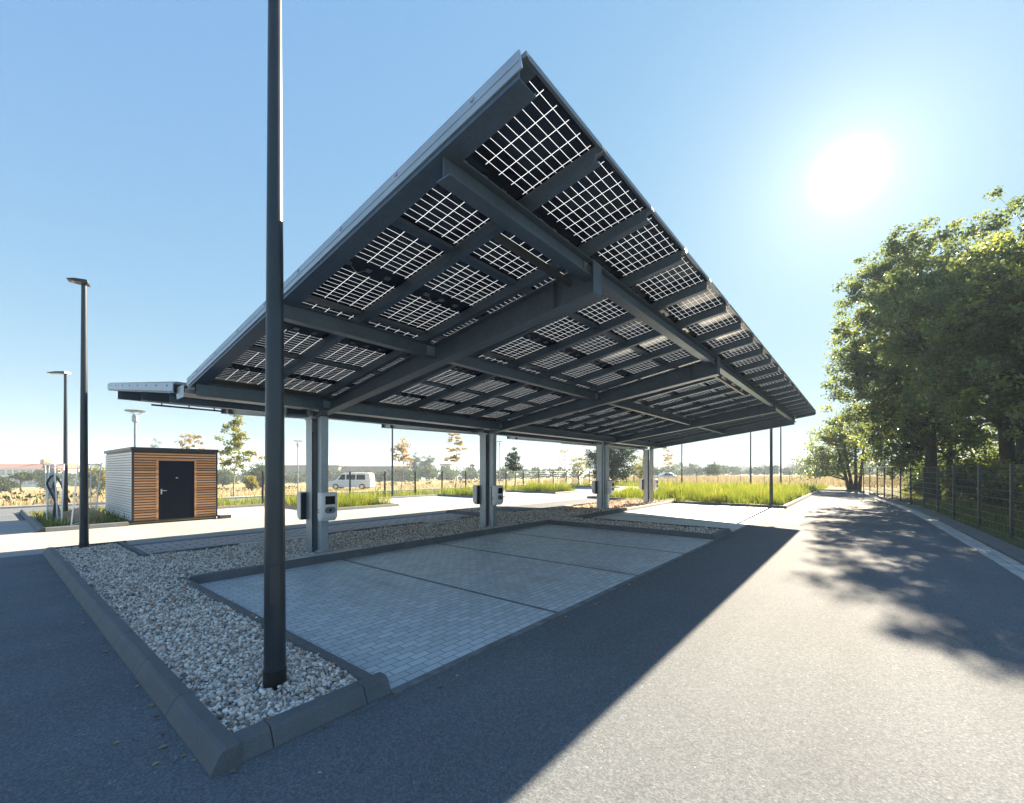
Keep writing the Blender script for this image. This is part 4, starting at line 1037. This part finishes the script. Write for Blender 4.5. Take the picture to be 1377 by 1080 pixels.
# low dark hedge lines crossing the fields
def hedge(x0, x1, y, hgt, label, seed, mat='leaf_con', gap=0):
    rg = np.random.default_rng(seed); C = []; x = x0
    while x < x1:
        if rg.uniform() > gap: C.append((x, y+rg.normal(0,.3), H(x,y)+hgt*.45))
        x += .7
    V, Fc, R = leaves(np.array(C), np.full(len(C), hgt*.6), 26, .2, rg); setp(npmesh('hedge', V, Fc, M[mat], None, R), label, 'hedge', None, 'stuff')
hedge(-12, 12, 43.5, .85, 'low dark hedge across the yellow field on the left', 120)
hedge(16, 70, 57.5, .7, 'broken dark line of low scrub across the dry field behind the rear fence', 121, 'leaf_con', .3)

# ------------------------------------------------------------------ vehicles
def vehicle(name, px, Z, ang, label, cat, L, Hh, Wd, prof, paint, wins, zoff=0, wr=.33, wheels=(.18,.80)):
    x, y = at(px, Z); t = empty(name, (x, y, H(x,y)+zoff), label, cat, None, ang)
    mb = MB(); pts = [(a*L-L/2, b*Hh) for a, b in prof]; n = len(pts); b0 = 0
    for (w_, k) in ((-Wd/2,.0),(-Wd/2+.06,1),(Wd/2-.06,1),(Wd/2,.0)):
        for (a, c) in pts:
            cin = (a*(.985 if k == 0 else 1), w_ + (0 if c < Hh*.55 else (-1 if w_ > 0 else 1)*.13*(c-Hh*.55)/(Hh*.45)), c if k else max(.26, c-.03))
            mb.v.append(cin)
    for r in range(3):
        for i in range(n): j = (i+1) % n; mb.f.append([r*n+i, r*n+j, (r+1)*n+j, (r+1)*n+i]); mb.m.append(0)
    mb.f.append(list(range(n))[::-1]); mb.f.append([3*n+i for i in range(n)]); mb.m += [0,0]
    mb.build('body', paint, t, smooth=True, angle=30)
    for (a0, a1, c0, c1, sk0, sk1) in wins:
        for s_ in (-1, 1):
            g = MB(); vs = []
            for off in (-.02, .012):
                for (a, c) in ((a0,c0),(a1,c0),(a1-sk1,c1),(a0+sk0,c1)):
                    z = c*Hh; inset = .13*max(0,(z-Hh*.55))/(Hh*.45); vs.append((a*L-L/2, s_*(Wd/2-inset+off), z))
            g.add(vs, [(0,3,2,1),(4,5,6,7),(0,1,5,4),(1,2,6,5),(2,3,7,6),(3,0,4,7)]); g.build('window', M['screen'], t)
    for wx in wheels:
        for s_ in (-1, 1):
            g = MB(); cx = wx*L-L/2
            g.prism([(cx+wr*math.cos(k*PI/9), wr+wr*math.sin(k*PI/9)) for k in range(18)], 'y', s_*(Wd/2-.20), s_*(Wd/2+.02)); wo_ = g.build('wheel', M['tyre'], t)
            g = MB(); g.prism([(cx+wr*.6*math.cos(k*PI/6), wr+wr*.6*math.sin(k*PI/6)) for k in range(12)], 'y', s_*(Wd/2+.021), s_*(Wd/2+.035)); g.build('rim', M['steel'], wo_)
    g = MB(); g.box(L/2-.06, L/2+.02, -Wd*.42, -Wd*.28, Hh*.45, Hh*.62); g.build('tail_light', M['red_roof'], t)
    g = MB(); g.box(L/2-.06, L/2+.02, Wd*.28, Wd*.42, Hh*.45, Hh*.62); g.build('tail_light', M['red_roof'], t)
    g = MB(); g.box(-L/2-.02, -L/2+.12, -Wd*.45, Wd*.45, .28, .5); g.build('bumper', M['grey'], t)
vanprof = [(.0,.16),(.0,.34),(.02,.44),(.16,.54),(.30,.93),(.36,.985),(.5,1.0),(.93,.985),(.975,.93),(1.0,.5),(1.0,.16)]
vehicle('minibus', 473.5, 51, math.atan2(.631, .7757)-PI/2, 'pale minibus parked beyond the rear fence, right of the nearest column', 'minibus', 4.9, 1.95, 1.85, vanprof, M['carwhite'],
        [(.24,.40,.58,.88,.07,0),(.43,.64,.58,.88,.0,0),(.67,.88,.58,.88,.0,.02)], zoff=0)
carprof = [(.0,.2),(.0,.45),(.05,.52),(.25,.60),(.40,.95),(.55,1.0),(.75,.96),(.90,.62),(1.0,.58),(1.0,.2)]
vehicle('car', 894, 88, math.atan2(.631, .7757)-PI/2+.3, 'small pale blue car parked far beyond the farthest column', 'car', 4.2, 1.45, 1.75, carprof, M['carblue'],
        [(.30,.52,.62,.9,.09,0),(.55,.78,.62,.9,.0,.05)], wr=.30)

# ------------------------------------------------------------------ distant buildings
def building(px, Z, wpx, ybase_z, top_z, label, wall, roofmat, roofh, storeys, nwin, ang, depth=12, chimney=False, name='building'):
    x, y = at(px, Z); W2 = wpx/F*Z; t = empty(name, (x, y, ybase_z), label, 'building', None, math.atan2(.631,.7757)-PI/2+ang)
    hg = top_z-ybase_z-roofh; mb = MB(); mb.box(-W2/2, W2/2, 0, depth, 0, hg); mb.build('wall', wall, t)
    mb = MB(); mb.prism([(-.4,hg),(depth+.4,hg),(depth*.62,hg+roofh),(depth*.38,hg+roofh)] if roofh > .8 else [(-.3,hg),(depth+.3,hg),(depth+.3,hg+roofh),(-.3,hg+roofh)], 'x', -W2/2-.5, W2/2+.5); rf = mb.build('roof', roofmat, t)
    if chimney:
        mb = MB(); mb.box(W2*.20, W2*.20+1.4, depth*.4, depth*.6, hg+.5, hg+roofh+1.6); mb.build('chimney', roofmat, rf)
    for s_ in range(storeys):
        for i in range(nwin):
            a = -W2/2+W2*(i+.14)/nwin; b = -W2/2+W2*(i+.86)/nwin; z0 = hg*(s_+.28)/storeys; z1 = hg*(s_+.82)/storeys
            mb = MB(); mb.box(a, b, -.06, .04, z0, z1); mb.build('window', M['glass'], t)
building(8, 150, 128, -4.0, 4.2, 'long pale two-storey building with a red roof beyond the fields at far left', M['facade'], M['red_roof'], 1.6, 2, 14, 0, chimney=True)
building(400, 185, 110, -4.5, 4.1, 'long flat brown building behind the trees left of the nearest column', M['brown'], M['brown'], .5, 1, 8, 0)
building(500, 190, 100, -4.5, 3.7, 'long low brownish building behind the trees above the minibus', M['brown'], M['brown'], .5, 1, 8, 0)
building(599, 200, 14, -4.5, 5.0, 'small grey block showing above the hazy trees left of the second column', M['facade'], M['brown'], .5, 2, 2, 0)

# ------------------------------------------------------------------ haze
hz = MB(); hz.box(-560, 900, -560, 900, -22, 24)
ho = hz.build('haze', bpy.data.materials.new('haze_air')); ho['kind'] = 'stuff'; ho['category'] = 'haze'; ho['label'] = 'thin pale morning haze over the fields'
hm = ho.data.materials[0]; hm.use_nodes = True; hm.node_tree.nodes.clear()
hout = hm.node_tree.nodes.new('ShaderNodeOutputMaterial'); pv = hm.node_tree.nodes.new('ShaderNodeVolumePrincipled')
pv.inputs['Color'].default_value = (.66,.82,1,1); pv.inputs['Density'].default_value = .0010; pv.inputs['Anisotropy'].default_value = .0
hm.node_tree.links.new(pv.outputs[0], hout.inputs['Volume'])
sc.cycles.volume_bounces = 1
sc.cycles.max_bounces = 8; sc.cycles.diffuse_bounces = 2; sc.cycles.transmission_bounces = 4

# ------------------------------------------------------------------ litter: fallen leaves and grit along the kerbs
def litter(name, pts, size, mat, label, seed, lift=.006):
    rg = np.random.default_rng(seed); P = np.array(pts); n = len(P)
    k = np.array([(0,-.5,0),(.35,.05,.12),(0,.55,.02),(-.35,.05,.10)]); a = rg.uniform(0,2*PI,n); s_ = size*rg.uniform(.5,1.3,n)
    ca, sa = np.cos(a), np.sin(a)
    V = np.stack([ca[:,None]*k[:,0]-sa[:,None]*k[:,1], sa[:,None]*k[:,0]+ca[:,None]*k[:,1], np.repeat(k[None,:,2],n,0)*rg.uniform(.3,1.8,n)[:,None]],-1)*s_[:,None,None]
    V[...,0] += P[:,0,None]; V[...,1] += P[:,1,None]; V[...,2] += P[:,2,None]+lift
    o = npmesh(name, V.reshape(-1,3), np.arange(n*4).reshape(-1,4), mat, None, np.repeat(rg.uniform(0,1,n),4)); return setp(o, label, 'leaves', None, 'stuff')
M['litter'] = m_attr('fallen_leaf', [(0,(.16,.10,.05)),(.5,(.34,.24,.12)),(.85,(.45,.38,.2)),(1,(.30,.12,.06))], .8, .2, .2, (1,1,1))
rg = np.random.default_rng(77); P = []
for i in range(70): P.append((.85-abs(rg.normal(0,.10))-.015, rg.uniform(3,13.5), 0))
for i in range(60): P.append((rg.uniform(.9,12), 2.94-abs(rg.normal(0,.15)), 0))
for i in range(260): 
    u = rg.uniform(4,46); g = np.interp(u,[p[0] for p in GUT],[p[1] for p in GUT]); P.append((u, g+rg.normal(-.05,.22), .012))
for i in range(8): P.append((rg.uniform(2.2,11.8), rg.uniform(3.1,8.0), .005))
litter('fallen_leaves', P, .045, M['litter'], 'small dry leaves scattered along the kerbs and gutter', 9)
